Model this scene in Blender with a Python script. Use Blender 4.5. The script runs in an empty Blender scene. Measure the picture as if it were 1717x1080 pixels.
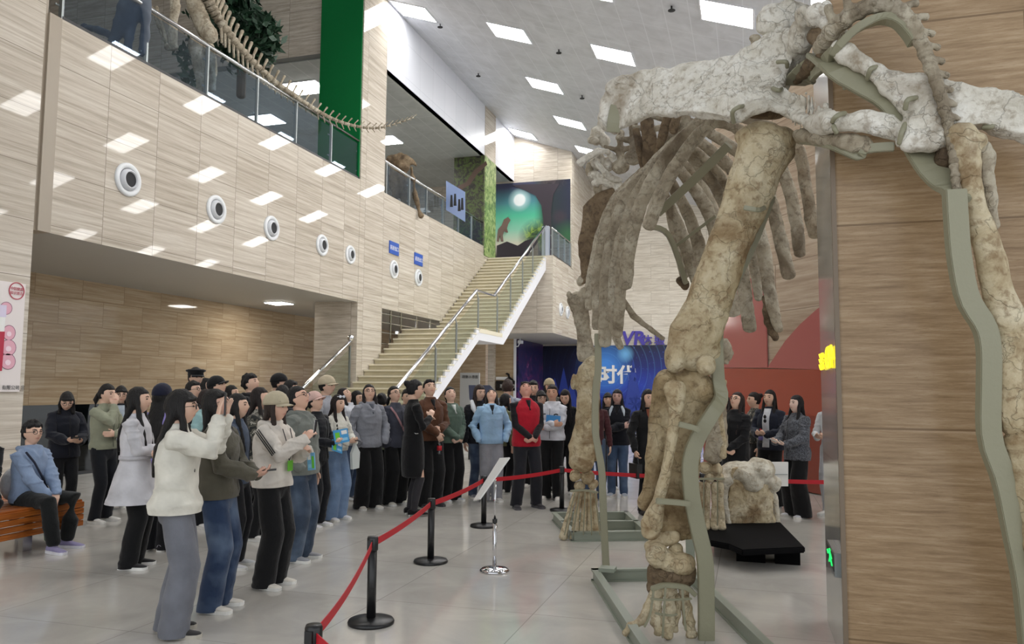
import bpy, bmesh, math, random
import numpy as np
from mathutils import Vector, Matrix, noise
random.seed(7)
# ---------------------------------------------------------------- camera
W_PX, H_PX = 1717.0, 1080.0
CX, CY, F_PX, EYE = 858.5, 540.0, 1309.7, 1.6
def _axes(v1, v2):
    n = lambda v: v/np.linalg.norm(v)
    Y = n(np.array([v1[0]-CX, -(v1[1]-CY), -F_PX])); X = -n(np.array([v2[0]-CX, -(v2[1]-CY), -F_PX]))
    X = n(X-Y*(X@Y)); return np.array([X, Y, np.cross(X, Y)])
CAMR = _axes((1257, 653), (-3469, 621))
scene = bpy.context.scene
cam = bpy.data.cameras.new('camera'); camo = bpy.data.objects.new('camera', cam)
scene.collection.objects.link(camo)
m4 = Matrix([list(CAMR[i])+[0] for i in range(3)]+[[0, 0, 0, 1]]); m4.translation = (0, 0, EYE)
camo.matrix_world = m4
cam.sensor_width = 36; cam.lens = 36*F_PX/W_PX; cam.clip_end = 200; cam.clip_start = .05
scene.camera = camo
# ---------------------------------------------------------------- world, light, exposure
PANEL_W = 21.0          # ceiling panels
world = bpy.data.worlds.new('daylight'); scene.world = world; world.use_nodes = True
_bg = world.node_tree.nodes['Background']; _bg.inputs[0].default_value = (.93, .97, 1, 1); _bg.inputs[1].default_value = 1.45
scene.view_settings.view_transform = 'Standard'; scene.view_settings.look = 'None'
scene.view_settings.gamma = 1; scene.view_settings.use_curve_mapping = False
scene.view_settings.exposure = 0.0
scene.cycles.use_denoising = True
scene.cycles.max_bounces = 8; scene.cycles.transparent_max_bounces = 16; scene.cycles.sample_clamp_indirect = 6
# ---------------------------------------------------------------- points from the survey of the place
def ray(x, y): return CAMR @ np.array([x-CX, -(y-CY), -F_PX])
EYEV = np.array([0, 0, EYE])
def P(x, y, d):            # point at depth d (m) in front of the eye
    return ray(x, y)/F_PX*d+EYEV
def onZ(x, y, z): r = ray(x, y); return r*((z-EYE)/r[2])+EYEV
def onX(x, y, X): r = ray(x, y); return r*(X/r[0])+EYEV
def onY(x, y, Y): r = ray(x, y); return r*(Y/r[1])+EYEV
VIEW = CAMR @ np.array([0, 0, -1.0])
# ---------------------------------------------------------------- mesh helpers
COL = scene.collection
class MB:
    def __init__(s): s.v = []; s.f = []
    def add(s, vs, fs):
        o = len(s.v); s.v.extend([tuple(map(float, v)) for v in vs]); s.f.extend([tuple(i+o for i in f) for f in fs]); return s
    def box(s, a, b):
        x0, y0, z0 = a; x1, y1, z1 = b
        x0, x1 = sorted((x0, x1)); y0, y1 = sorted((y0, y1)); z0, z1 = sorted((z0, z1))
        return s.add([(x0,y0,z0),(x1,y0,z0),(x1,y1,z0),(x0,y1,z0),(x0,y0,z1),(x1,y0,z1),(x1,y1,z1),(x0,y1,z1)],
                     [(0,3,2,1),(4,5,6,7),(0,1,5,4),(1,2,6,5),(2,3,7,6),(3,0,4,7)])
    def obox(s, c, ax, ay, az, hx, hy, hz):
        c = np.array(c, float); ax, ay, az = [np.array(v, float) for v in (ax, ay, az)]
        vs = [c+ax*hx*i+ay*hy*j+az*hz*k for k in (-1, 1) for (i, j) in ((-1,-1),(1,-1),(1,1),(-1,1))]
        return s.add(vs, [(0,3,2,1),(4,5,6,7),(0,1,5,4),(1,2,6,5),(2,3,7,6),(3,0,4,7)])
    def rings(s, rs, cap=True):
        n = len(rs[0]); vs = [p for r in rs for p in r]; fs = []
        for i in range(len(rs)-1):
            for j in range(n):
                k = (j+1) % n; fs.append((i*n+j, i*n+k, (i+1)*n+k, (i+1)*n+j))
        if cap: fs.append(tuple(range(n))[::-1]); fs.append(tuple((len(rs)-1)*n+j for j in range(n)))
        return s.add(vs, fs)
    def tube(s, pts, rad, seg=10, ref=None, flat=1.0, round_end=True):
        # chain of elliptical rings; flat = size along ref relative to across
        pts = [np.array(p, float) for p in pts]; n = len(pts)
        if np.isscalar(rad): rad = [rad]*n
        rad = list(rad); fl = list(flat) if not np.isscalar(flat) else [flat]*n
        T = []
        for i in range(n):
            t = pts[min(i+1, n-1)]-pts[max(i-1, 0)]; T.append(t/(np.linalg.norm(t)+1e-9))
        if ref is None:
            ref = np.array([0, 0, 1.0]) if abs(T[0][2]) < .9 else np.array([0, 1.0, 0])
        ref = np.array(ref, float)
        P_, R_, F_, T_ = [], [], [], []
        if round_end:
            for k in (1.0, .7, .35): P_.append(pts[0]-T[0]*rad[0]*k*.8); R_.append(rad[0]*math.sqrt(max(0, 1-k*k))+1e-4); F_.append(fl[0]); T_.append(T[0])
        for i in range(n): P_.append(pts[i]); R_.append(rad[i]); F_.append(fl[i]); T_.append(T[i])
        if round_end:
            for k in (.35, .7, 1.0): P_.append(pts[-1]+T[-1]*rad[-1]*k*.8); R_.append(rad[-1]*math.sqrt(max(0, 1-k*k))+1e-4); F_.append(fl[-1]); T_.append(T[-1])
        rs = []; last = None
        for p, r, f_, t in zip(P_, R_, F_, T_):
            b = ref-t*(ref@t)
            if np.linalg.norm(b) < 1e-3: b = last if last is not None else np.array([1., 0, 0])
            b = b/np.linalg.norm(b); a = np.cross(t, b); last = b
            rs.append([p+a*r*math.cos(q)+b*r*f_*math.sin(q) for q in [2*math.pi*j/seg for j in range(seg)]])
        return s.rings(rs)
    def ball(s, c, r, seg=14, rows=10, M=None):
        if np.isscalar(r): r = (r, r, r)
        vs, fs = [], []
        for i in range(rows+1):
            th = math.pi*i/rows
            for j in range(seg):
                ph = 2*math.pi*j/seg
                p = np.array([r[0]*math.sin(th)*math.cos(ph), r[1]*math.sin(th)*math.sin(ph), -r[2]*math.cos(th)])
                if M is not None: p = M @ p
                vs.append(p+np.array(c))
        for i in range(rows):
            for j in range(seg):
                k = (j+1) % seg; fs.append((i*seg+j, i*seg+k, (i+1)*seg+k, (i+1)*seg+j))
        return s.add(vs, fs)
    def cyl(s, a, b, r, seg=16, r2=None): return s.tube([a, b], [r, r if r2 is None else r2], seg, round_end=False)
    def lathe(s, c, prof, seg=24, axis='z'):
        rs = []
        for (r, h) in prof:
            ring = []
            for j in range(seg):
                q = 2*math.pi*j/seg; x, y = r*math.cos(q), r*math.sin(q)
                p = (x, y, h) if axis == 'z' else (h, x, y) if axis == 'x' else (y, h, x)
                ring.append(np.array(c)+np.array(p))
            rs.append(ring)
        return s.rings(rs)
    def prism(s, pts, off):
        n = len(pts); off = np.array(off, float); a = [np.array(p, float) for p in pts]; b = [p+off for p in a]
        return s.add(a+b, [tuple(range(n))[::-1], tuple(range(n, 2*n))]+[(i, (i+1) % n, (i+1) % n+n, i+n) for i in range(n)])
    def mesh(s, name='m'):
        me = bpy.data.meshes.new(name); me.from_pydata(s.v, [], s.f); me.validate(); me.update()
        bm = bmesh.new(); bm.from_mesh(me); bmesh.ops.recalc_face_normals(bm, faces=bm.faces); bm.to_mesh(me); bm.free()
        return me
    def build(s, name, mat, parent=None, smooth=False, bevel=0):
        me = s.mesh(name)
        if bevel:
            bm = bmesh.new(); bm.from_mesh(me)
            bmesh.ops.bevel(bm, geom=[e for e in bm.edges if len(e.link_faces) == 2 and e.calc_face_angle(0) > .7], offset=bevel, segments=2, affect='EDGES')
            bm.to_mesh(me); bm.free()
        return link(name, me, mat, parent, smooth)
def link(name, me, mat, parent=None, smooth=False):
    me.name = name; me.materials.clear(); me.materials.append(mat)
    if smooth: me.polygons.foreach_set('use_smooth', [True]*len(me.polygons))
    o = bpy.data.objects.new(name, me); COL.objects.link(o)
    if parent is not None: o.parent = parent; o.matrix_parent_inverse = parent.matrix_world.inverted()
    return o
def empty(name, label, cat, loc=(0, 0, 0), group=None):
    o = bpy.data.objects.new(name, None); COL.objects.link(o); o.location = loc
    o.matrix_world = Matrix.Translation(loc); o.empty_display_size = .1
    return tag(o, label, cat, group)
def tag(o, label, cat, group=None, kind=None):
    o['label'] = label; o['category'] = cat
    if group: o['group'] = group
    if kind: o['kind'] = kind
    return o
def struct(o, label=None):
    o['kind'] = 'structure'
    if label: o['label'] = label
    return o
def dup(root, delta, label=None, group=None):
    r = root.copy(); COL.objects.link(r); r.matrix_world = Matrix.Translation(delta) @ root.matrix_world
    if label: r['label'] = label
    if group: r['group'] = group
    for ch in root.children:
        c = ch.copy(); COL.objects.link(c); c.parent = r; c.matrix_parent_inverse = ch.matrix_parent_inverse.copy()
        for g in ch.children:
            d = g.copy(); COL.objects.link(d); d.parent = c; d.matrix_parent_inverse = g.matrix_parent_inverse.copy()
    return r
_ts = bpy.data.scenes.new('tmp_scene')
def _dg():
    with bpy.context.temp_override(scene=_ts, view_layer=_ts.view_layers[0]):
        dg = bpy.context.evaluated_depsgraph_get(); dg.update(); return dg
def remesh(mb, voxel, smooth=1, fac=.5):
    me = mb.mesh('tmp'); o = bpy.data.objects.new('tmp', me); _ts.collection.objects.link(o)
    md = o.modifiers.new('r', 'REMESH'); md.mode = 'VOXEL'; md.voxel_size = voxel; md.adaptivity = 0
    if smooth: sm = o.modifiers.new('s', 'SMOOTH'); sm.iterations = smooth; sm.factor = fac
    dg = _dg()
    out = bpy.data.meshes.new_from_object(o.evaluated_get(dg))
    bpy.data.objects.remove(o); bpy.data.meshes.remove(me)
    return out
def coords(me):
    a = np.empty(len(me.vertices)*3, 'f'); me.vertices.foreach_get('co', a); return a.reshape(-1, 3)
def normals(me):
    a = np.empty(len(me.vertices)*3, 'f'); me.vertices.foreach_get('normal', a); return a.reshape(-1, 3)
def setco(me, a): me.vertices.foreach_set('co', a.astype('f').ravel()); me.update()
def displace(me, fn):
    c = coords(me); setco(me, c+normals(me)*fn(c)[:, None]); return me
def vcol(me, cols):
    at = me.color_attributes.new('Col', 'FLOAT_COLOR', 'POINT')
    a = np.ones((len(cols), 4), 'f'); a[:, :3] = cols; at.data.foreach_set('color', a.ravel())
# ---------------------------------------------------------------- materials
def srgb(r, g, b):
    f = lambda c: (c/255/12.92) if c/255 <= .04045 else ((c/255+.055)/1.055)**2.4
    return (f(r), f(g), f(b), 1)
_mats = {}
class N:
    def __init__(s, name):
        s.m = bpy.data.materials.new(name); s.m.use_nodes = True; s.t = s.m.node_tree; s.n = s.t.nodes; s.l = s.t.links
        s.b = s.n['Principled BSDF']; s.out = s.n['Material Output']
    def new(s, typ, **kw):
        n = s.n.new(typ)
        for k, v in kw.items():
            if hasattr(n, k): setattr(n, k, v)
        return n
    def lk(s, a, b): s.l.new(a, b)
    def coord(s, kind='Object', scale=(1, 1, 1), rot=(0, 0, 0), loc=(0, 0, 0)):
        t = s.new('ShaderNodeTexCoord'); m = s.new('ShaderNodeMapping'); s.lk(t.outputs[kind], m.inputs[0])
        m.inputs['Scale'].default_value = scale; m.inputs['Rotation'].default_value = rot; m.inputs['Location'].default_value = loc
        return m.outputs[0]
    def noise(s, vec, scale=5, detail=4, rough=.5, dist=0):
        n = s.new('ShaderNodeTexNoise'); s.lk(vec, n.inputs['Vector'])
        n.inputs['Scale'].default_value = scale; n.inputs['Detail'].default_value = detail
        n.inputs['Roughness'].default_value = rough; n.inputs['Distortion'].default_value = dist
        return n.outputs['Fac']
    def ramp(s, fac, stops, interp='LINEAR'):
        r = s.new('ShaderNodeValToRGB'); s.lk(fac, r.inputs[0]); r.color_ramp.interpolation = interp
        e = r.color_ramp.elements
        while len(e) < len(stops): e.new(.5)
        for i, (p, c) in enumerate(stops): e[i].position = p; e[i].color = c
        return r.outputs[0]
    def mix(s, fac, a, b, typ='MIX'):
        m = s.new('ShaderNodeMix', data_type='RGBA', blend_type=typ)
        for sock, v in ((m.inputs[0], fac), (m.inputs[6], a), (m.inputs[7], b)):
            if hasattr(v, 'links'): s.lk(v, sock)
            else: sock.default_value = v
        return m.outputs[2]
    def bump(s, h, strength=.3, dist=.01):
        b = s.new('ShaderNodeBump'); b.inputs['Strength'].default_value = strength; b.inputs['Distance'].default_value = dist
        s.lk(h, b.inputs['Height']); s.lk(b.outputs[0], s.b.inputs['Normal'])
def mat(name, col, rough=.6, metal=0, spec=.5, emit=None, bump=None, coat=0):
    if name in _mats: return _mats[name]
    k = N(name); b = k.b
    b.inputs['Base Color'].default_value = col; b.inputs['Roughness'].default_value = rough; b.inputs['Metallic'].default_value = metal
    b.inputs['Specular IOR Level'].default_value = spec
    if coat: b.inputs['Coat Weight'].default_value = coat
    if emit: b.inputs['Emission Color'].default_value = emit[0]; b.inputs['Emission Strength'].default_value = emit[1]
    if bump: k.bump(k.noise(k.coord(), bump[0], 3), bump[1], .01)
    _mats[name] = k.m; return k.m
def cloth(rgb, kind='plain', rough=.85):
    key = f'cloth_{rgb}_{kind}'
    if key in _mats: return _mats[key]
    k = N('fabric'); c = srgb(*rgb); v = k.coord()
    n1 = k.noise(v, 7, 3, .5); big = k.noise(v, 14, 2)
    d = tuple(x*.82 for x in c[:3])+(1,); l = tuple(min(1, x*1.1) for x in c[:3])+(1,)
    col = k.ramp(n1, [(.3, d), (.7, l)])
    if kind == 'denim':
        w = k.noise(v, 5, 2); col = k.mix(k.ramp(w, [(.45, (0, 0, 0, 1)), (.75, (.28, .28, .28, 1))]), col, srgb(150, 170, 195))
    if kind == 'camo':
        col = k.ramp(k.noise(v, 16, 1), [(.4, srgb(45, 46, 44)), (.48, srgb(110, 105, 95)), (.56, srgb(60, 62, 56)), (.62, srgb(165, 160, 148))], 'CONSTANT')
    if kind == 'knit':
        col = k.mix(k.ramp(k.noise(v, 60, 2), [(.4, (0, 0, 0, 1)), (.6, (.35, .35, .35, 1))]), col, srgb(150, 155, 165))
    k.lk(col, k.b.inputs['Base Color']); k.b.inputs['Roughness'].default_value = rough
    k.b.inputs['Sheen Weight'].default_value = .15; k.b.inputs['Specular IOR Level'].default_value = .25
    mm = k.new('ShaderNodeMath', operation='ADD'); fine = k.noise(v, 260, 1); mm2 = k.new('ShaderNodeMath', operation='MULTIPLY'); mm2.inputs[1].default_value = .12
    k.lk(fine, mm2.inputs[0]); k.lk(big, mm.inputs[0]); k.lk(mm2.outputs[0], mm.inputs[1]); k.bump(mm.outputs[0], .5, .02)
    _mats[key] = k.m; return k.m
def travertine(name, axis, tw, th, tones, off=(0, 0), rough=.03, grain=1.0, joint=.72, spec=.19, gs=1.0):
    if name in _mats: return _mats[name]
    k = N(name)
    t = k.new('ShaderNodeTexCoord'); sp = k.new('ShaderNodeSeparateXYZ'); k.lk(t.outputs['Object'], sp.inputs[0])
    cb = k.new('ShaderNodeCombineXYZ'); hz = sp.outputs['Y' if axis == 'x' else 'X']
    ax = k.new('ShaderNodeMath', operation='ADD'); ax.inputs[1].default_value = off[0]; k.lk(hz, ax.inputs[0])
    az = k.new('ShaderNodeMath', operation='ADD'); az.inputs[1].default_value = off[1]; k.lk(sp.outputs['Z'], az.inputs[0])
    k.lk(ax.outputs[0], cb.inputs[0]); k.lk(az.outputs[0], cb.inputs[1])
    def brick(c1, c2, mo):
        b = k.new('ShaderNodeTexBrick'); k.lk(cb.outputs[0], b.inputs['Vector']); b.offset = .0 if tw < 1.25 else .5; b.squash = 1
        b.inputs['Scale'].default_value = 1; b.inputs['Brick Width'].default_value = tw; b.inputs['Row Height'].default_value = th
        b.inputs['Mortar Size'].default_value = .006; b.inputs['Mortar Smooth'].default_value = .1; b.inputs['Bias'].default_value = 0
        b.inputs['Color1'].default_value = c1; b.inputs['Color2'].default_value = c2; b.inputs['Mortar'].default_value = mo; return b
    tile = brick((0, 0, 0, 1), (1, 1, 1, 1), (.5, .5, .5, 1))
    # per-tile offset so the veins break at each joint
    sc = k.new('ShaderNodeVectorMath', operation='MULTIPLY'); k.lk(tile.outputs['Color'], sc.inputs[0]); sc.inputs[1].default_value = (37, 11, 5)
    av = k.new('ShaderNodeVectorMath', operation='ADD'); k.lk(cb.outputs[0], av.inputs[0]); k.lk(sc.outputs[0], av.inputs[1])
    st = k.new('ShaderNodeMapping'); k.lk(av.outputs[0], st.inputs[0]); st.inputs['Scale'].default_value = ((.2 if axis == 'x' else .5)*gs, 6.5*gs, 1)
    n1 = k.noise(st.outputs[0], 2.2, 9, .68, .25)
    st2 = k.new('ShaderNodeMapping'); k.lk(av.outputs[0], st2.inputs[0]); st2.inputs['Scale'].default_value = ((1.2 if axis == 'x' else 3)*gs, 30*gs, 1)
    n2 = k.noise(st2.outputs[0], 2.5, 4, .7, .3)
    c = k.ramp(n1, [(.30, srgb(*tones[0])), (.5, srgb(*tones[1])), (.68, srgb(*tones[2]))])
    c = k.mix(k.ramp(n2, [(.55, (0, 0, 0, 1)), (.72, (.5*grain, .5*grain, .5*grain, 1))]), c, srgb(*tones[0]))
    tt = k.mix(.14, c, tile.outputs['Color'], 'SOFT_LIGHT')
    fin = k.mix(tile.outputs['Fac'], tt, tuple(x*joint for x in srgb(*tones[0])[:3])+(1,))
    k.lk(fin, k.b.inputs['Base Color']); k.b.inputs['Roughness'].default_value = rough; k.b.inputs['Specular IOR Level'].default_value = spec
    _mats[name] = k.m; return k.m
PALE = ((163, 152, 138), (192, 182, 168), (212, 205, 193))
TANT = ((148, 122, 92), (176, 151, 120), (196, 175, 147))
M_trx = travertine('travertine_side', 'x', 1.22, .9, PALE, (.05, .3))
M_try = travertine('travertine_cross', 'y', 1.2, .9, PALE, (.3, .3))
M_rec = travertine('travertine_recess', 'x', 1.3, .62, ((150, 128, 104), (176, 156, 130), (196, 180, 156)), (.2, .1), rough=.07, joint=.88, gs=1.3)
M_pil = travertine('travertine_tan', 'y', 9, 1.165, ((134, 109, 81), (160, 134, 103), (180, 156, 126)), (3, -.22), rough=.25, grain=1.4, spec=.3, gs=2.6, joint=.86)
M_red_tr = travertine('travertine_far', 'y', 1.5, .8, ((160, 140, 122), (186, 168, 148), (204, 190, 172)), (.3, .3))
# pillar side: dark polished
def polished(name, rgb, rough, seams=None, spec=.5):
    k = N(name); v = k.coord(); n = k.noise(v, 1.6, 6, .6, .8); c = srgb(*rgb)
    col = k.ramp(n, [(.3, tuple(x*.86 for x in c[:3])+(1,)), (.7, tuple(min(1, x*1.1) for x in c[:3])+(1,))])
    if seams:
        b = k.new('ShaderNodeTexBrick'); k.lk(k.coord(rot=seams.get('rot', (0, 0, 0)), loc=seams.get('loc', (0, 0, 0))), b.inputs['Vector']); b.offset = seams.get('off', 0)
        b.inputs['Scale'].default_value = 1; b.inputs['Brick Width'].default_value = seams['w']; b.inputs['Row Height'].default_value = seams['h']
        b.inputs['Mortar Size'].default_value = seams.get('m', .005); b.inputs['Mortar Smooth'].default_value = .2
        b.inputs['Color1'].default_value = (.35, .35, .35, 1); b.inputs['Color2'].default_value = (.65, .65, .65, 1); b.inputs['Mortar'].default_value = (.5, .5, .5, 1)
        col = k.mix(seams.get('var', .25), col, b.outputs['Color'], 'SOFT_LIGHT')
        col = k.mix(b.outputs['Fac'], col, tuple(x*seams.get('dark', .6) for x in c[:3])+(1,))
    k.lk(col, k.b.inputs['Base Color']); k.b.inputs['Roughness'].default_value = rough; k.b.inputs['Specular IOR Level'].default_value = spec
    return k.m
M_floor = polished('polished_marble_floor', (194, 190, 183), .11, dict(w=1.2, h=1.2, loc=(.3, .5, 0), dark=.66, m=.004, var=.3))
M_pside = polished('polished_pillar_side', (172, 169, 164), .12, dict(w=4, h=1.165, rot=(0, math.radians(90), math.radians(90)), loc=(0, 0, 0)), spec=.7)
M_ceil = polished('ceiling_panels', (200, 202, 208), .45, dict(w=1.65, h=.62, rot=(0, 0, math.radians(90)), dark=1.16, m=.012, var=.06))
M_white = mat('white_wall_panel', srgb(225, 226, 232), .35)
M_grayceil = polished('gallery_ceiling', (168, 172, 170), .4, dict(w=3.3, h=.62, rot=(0, 0, math.radians(90)), dark=1.3, m=.014, var=.05))
M_soffit = mat('soffit_plaster', srgb(176, 174, 170), .5)
M_steel = mat('brushed_steel', srgb(190, 190, 190), .22, 1)
M_chrome = mat('chrome', srgb(215, 215, 218), .08, 1)
M_post = mat('post_metal', srgb(150, 155, 155), .35, .8)
M_black = mat('black_plastic', srgb(24, 24, 26), .35)
M_matte = mat('black_cloth_matte', srgb(9, 9, 11), .9, spec=.12)
M_paper = mat('white_card', srgb(232, 232, 230), .5)
M_red = mat('red_belt', srgb(190, 22, 38), .6)
M_green = mat('green_velvet', srgb(8, 104, 52), .9, spec=.2, bump=(8, .3))
M_strut = mat('olive_painted_steel', srgb(144, 141, 118), .42, bump=(40, .15))
M_bframe = mat('grey_green_painted_steel', srgb(140, 146, 132), .45)
M_vent = mat('white_vent_plastic', srgb(222, 224, 226), .3)
M_dark = mat('dark_void', srgb(30, 30, 32), .7)
M_lamp = mat('lamp_diffuser', (1, 1, 1, 1), .5, emit=((1, .99, .97, 1), PANEL_W))
M_lamp3 = mat('recess_lamp_diffuser', (1, 1, 1, 1), .5, emit=((1, .96, .88, 1), 62))
M_lamp2 = mat('gallery_lamp_diffuser', (1, 1, 1, 1), .5, emit=((1, .97, .92, 1), 24))
def glassmat(name, tint, refl=.5, gcol=(1, 1, 1, 1)):
    k = N(name); k.n.remove(k.b)
    tr = k.new('ShaderNodeBsdfTransparent'); tr.inputs[0].default_value = tint
    gl = k.new('ShaderNodeBsdfGlossy'); gl.inputs['Roughness'].default_value = .02; gl.inputs[0].default_value = gcol
    lw = k.new('ShaderNodeLayerWeight'); lw.inputs[0].default_value = .5; pw = k.new('ShaderNodeMath', operation='POWER'); k.lk(lw.outputs['Facing'], pw.inputs[0]); pw.inputs[1].default_value = 4
    mu = k.new('ShaderNodeMath', operation='MULTIPLY_ADD'); k.lk(pw.outputs[0], mu.inputs[0]); mu.inputs[1].default_value = refl*.8; mu.inputs[2].default_value = .045
    mx = k.new('ShaderNodeMixShader'); k.lk(mu.outputs[0], mx.inputs[0]); k.lk(tr.outputs[0], mx.inputs[1]); k.lk(gl.outputs[0], mx.inputs[2])
    k.lk(mx.outputs[0], k.out.inputs[0]); return k.m
M_glass = glassmat('railing_glass', srgb(228, 236, 244), 1.0, srgb(215, 228, 240))
M_glassg = glassmat('stair_glass', srgb(240, 244, 240), .5)
M_glassd = glassmat('dark_glass', srgb(60, 76, 74), .9)
def text(s, size, mat_, name, parent, origin, right, up, depth=.01, mirror=False, align='LEFT', bold=0, xs=1.0):
    cu = bpy.data.curves.new('txt', 'FONT'); cu.body = s; cu.size = size; cu.extrude = depth; cu.align_x = align; cu.offset = bold
    o = bpy.data.objects.new('txt', cu); _ts.collection.objects.link(o)
    dg = _dg(); me = bpy.data.meshes.new_from_object(o.evaluated_get(dg)); bpy.data.objects.remove(o)
    r, u = Vector(right).normalized(), Vector(up).normalized(); n = r.cross(u)
    if mirror: r = -r
    r = r*xs
    M = Matrix(((r.x, u.x, n.x, origin[0]), (r.y, u.y, n.y, origin[1]), (r.z, u.z, n.z, origin[2]), (0, 0, 0, 1)))
    me.transform(M)
    if mirror: me.flip_normals()
    return link(name, me, mat_, parent)
# ================================================================ THE HALL
FX = -10.9
def wallbox(name, a, b, mx, my, mz=None, label=None):
    o = MB().box(a, b).build(name, mx); me = o.data; me.materials.append(my); me.materials.append(mz or my)
    for p in me.polygons:
        p.material_index = 0 if abs(p.normal.x) > .5 else (1 if abs(p.normal.y) > .5 else 2)
    return struct(o, label)
struct(MB().box((-16, -5, -.1), (9, 41.3, 0)).build('floor', M_floor))
wallbox('wall_left', (-11.4, -5, 0), (FX, 9.55, 15), M_trx, M_try)
struct(MB().box((-11.35, 9.55, 4.07), (FX-.03, 9.62, 15)).box((-11.35, 9.62, 4.07), (FX+.012, 9.86, 7.7)).build('trim_1', mat('trim_stone', srgb(160, 148, 132), .3)))
wallbox('wall_gallery_front', (-11.3, 9.86, 4.07), (FX, 20.36, 7.7), M_trx, M_try, M_soffit)
wallbox('wall_gallery_front.001', (-11.3, 21.94, 4.04), (FX, 32.3, 7.7), M_trx, M_try, M_soffit)
struct(MB().box((-15.2, 5, 4.09), (-11.3, 32, 4.25)).build('ceiling_recess', M_soffit))
struct(MB().box((-24, -5, 7.0), (-11.3, 36.07, 7.2)).build('floor_gallery', M_soffit))
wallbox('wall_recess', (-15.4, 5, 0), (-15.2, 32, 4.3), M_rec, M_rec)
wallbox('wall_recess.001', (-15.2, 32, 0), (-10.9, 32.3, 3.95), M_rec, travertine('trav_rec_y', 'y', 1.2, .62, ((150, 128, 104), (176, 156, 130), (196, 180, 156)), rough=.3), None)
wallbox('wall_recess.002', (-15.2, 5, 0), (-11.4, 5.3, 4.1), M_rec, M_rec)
wallbox('wall_column', (-12.3, 20.36, 0), (FX+.01, 21.94, 14.2), M_trx, M_try)
wallbox('wall_column.001', (-12.3, 31.6, 7.2), (FX+.01, 33.1, 14.2), M_trx, M_try)
wallbox('wall_header', (-24, 20.4, 11.75), (-12.3, 20.7, 15.2), M_trx, M_try, mat('header_grey', srgb(110, 112, 110), .6))  # plain darker grey on the header's underside and top
struct(MB().box((-24, 20.7, 11.72), (-10.92, 36.07, 11.85)).build('ceiling_gallery', M_grayceil))
struct(MB().box((-24, -5, 15), (-10.9, 20.4, 15.2)).build('ceiling_gallery.001', M_soffit))
struct(MB().box((-24.2, -5, 7), (-24, 36.3, 15.2)).build('wall_gallery_back', M_try))
#, (222, 223, 230), .22, dict(w=1.17, h=5, rot=(0, 0, 0), m=.008, dark=.9))
def seam_mat():
    k = N('bulkhead_panels'); t = k.new('ShaderNodeTexCoord'); sp = k.new('ShaderNodeSeparateXYZ'); k.lk(t.outputs['Object'], sp.inputs[0])
    cb = k.new('ShaderNodeCombineXYZ'); k.lk(sp.outputs['Y'], cb.inputs[0]); k.lk(sp.outputs['Z'], cb.inputs[1])
    b = k.new('ShaderNodeTexBrick'); k.lk(cb.outputs[0], b.inputs['Vector']); b.offset = 0
    b.inputs['Scale'].default_value = 1; b.inputs['Brick Width'].default_value = 1.17; b.inputs['Row Height'].default_value = 1.2
    b.inputs['Mortar Size'].default_value = .01; c = srgb(222, 223, 230)
    b.inputs['Color1'].default_value = c; b.inputs['Color2'].default_value = srgb(217, 219, 226); b.inputs['Mortar'].default_value = srgb(200, 201, 208)
    k.lk(b.outputs['Color'], k.b.inputs['Base Color']); k.b.inputs['Roughness'].default_value = .28; return k.m
M_bulk = seam_mat()
struct(MB().box((-11.1, 21.94, 11.72), (FX, 31.6, 14.2)).build('wall_bulkhead', M_bulk))
struct(MB().box((-11.1, 33.1, 11.72), (FX, 36.07, 14.2)).build('wall_bulkhead.001', M_bulk))
wallbox('wall_mural', (-24, 36.07, 7.24), (-8, 36.3, 14.2), M_trx, M_try)
wallbox('wall_stair_block', (-15.2, 32.3, 3.95), (-8, 41, 7.3), M_trx, M_try, M_soffit)
wallbox('wall_upper_side', (-8.25, 36.3, 7.3), (-8, 41, 13.4), M_trx, M_try)
M_vr = travertine('travertine_vr', 'y', 1.9, .62, ((176, 166, 150), (204, 196, 182), (220, 214, 202)), (.1, .1), rough=.2)
wallbox('wall_back', (-11, 41, 0), (9, 41.3, 13.4), M_vr, M_vr)
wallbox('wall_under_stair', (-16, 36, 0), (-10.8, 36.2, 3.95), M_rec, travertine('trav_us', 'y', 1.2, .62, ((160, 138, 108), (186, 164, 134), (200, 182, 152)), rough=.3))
wallbox('wall_pilaster', (-12.55, 35.7, 0), (-11.75, 36, 3.95), M_trx, M_try)
struct(MB().box((-10.83, 35.95, 0), (-10.72, 36.05, 3.95)).build('trim_2', M_white))
# ceiling, sloping down to the right
def cz(X): return 13.95-.34*(X+10.9)
c0 = MB(); c0.prism([(-10.95, -5, cz(-10.95)), (8.5, -5, cz(8.5)), (8.5, -5, cz(8.5)+.2), (-10.95, -5, cz(-10.95)+.2)], (0, 46.3, 0))
struct(c0.build('ceiling', M_ceil))
# ceiling lights
SL = np.array([1, 0, -.34])/np.linalg.norm([1, 0, -.34]); SN = np.cross(SL, [0, 1, 0])
def ceiling_light(X, Y, label, w=.62, l=.5):
    c = np.array([X, Y, cz(X)]); o = empty('ceiling_light', label, 'light', tuple(c-np.array([0, 0, .03])), 'square panel lights in the sloping white ceiling')
    fr = MB()
    n = SN if SN[2] < 0 else -SN
    for s in (-1, 1):
        fr.obox(c+SL*s*(w+.015)+n*.012, SL, (0, 1, 0), n, .02, l+.03, .014)
        fr.obox(c+np.array([0, 1, 0])*s*(l+.015)+n*.012, SL, (0, 1, 0), n, w+.03, .02, .014)
    fr.build('frame', M_white, o)
    MB().obox(c+n*.012, SL, (0, 1, 0), n, w, l, .008).build('diffuser', M_lamp, o)
    return o
rowY = [9.8, 14.0, 18.3, 22.4, 26.8, 31.0, 35.1]
colX = [-6.95, -3.7, -.35, 3.0, 6.2]
dist = ['nearest row', 'second row', 'third row', 'fourth row', 'fifth row', 'sixth row', 'row by the back wall']
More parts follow.
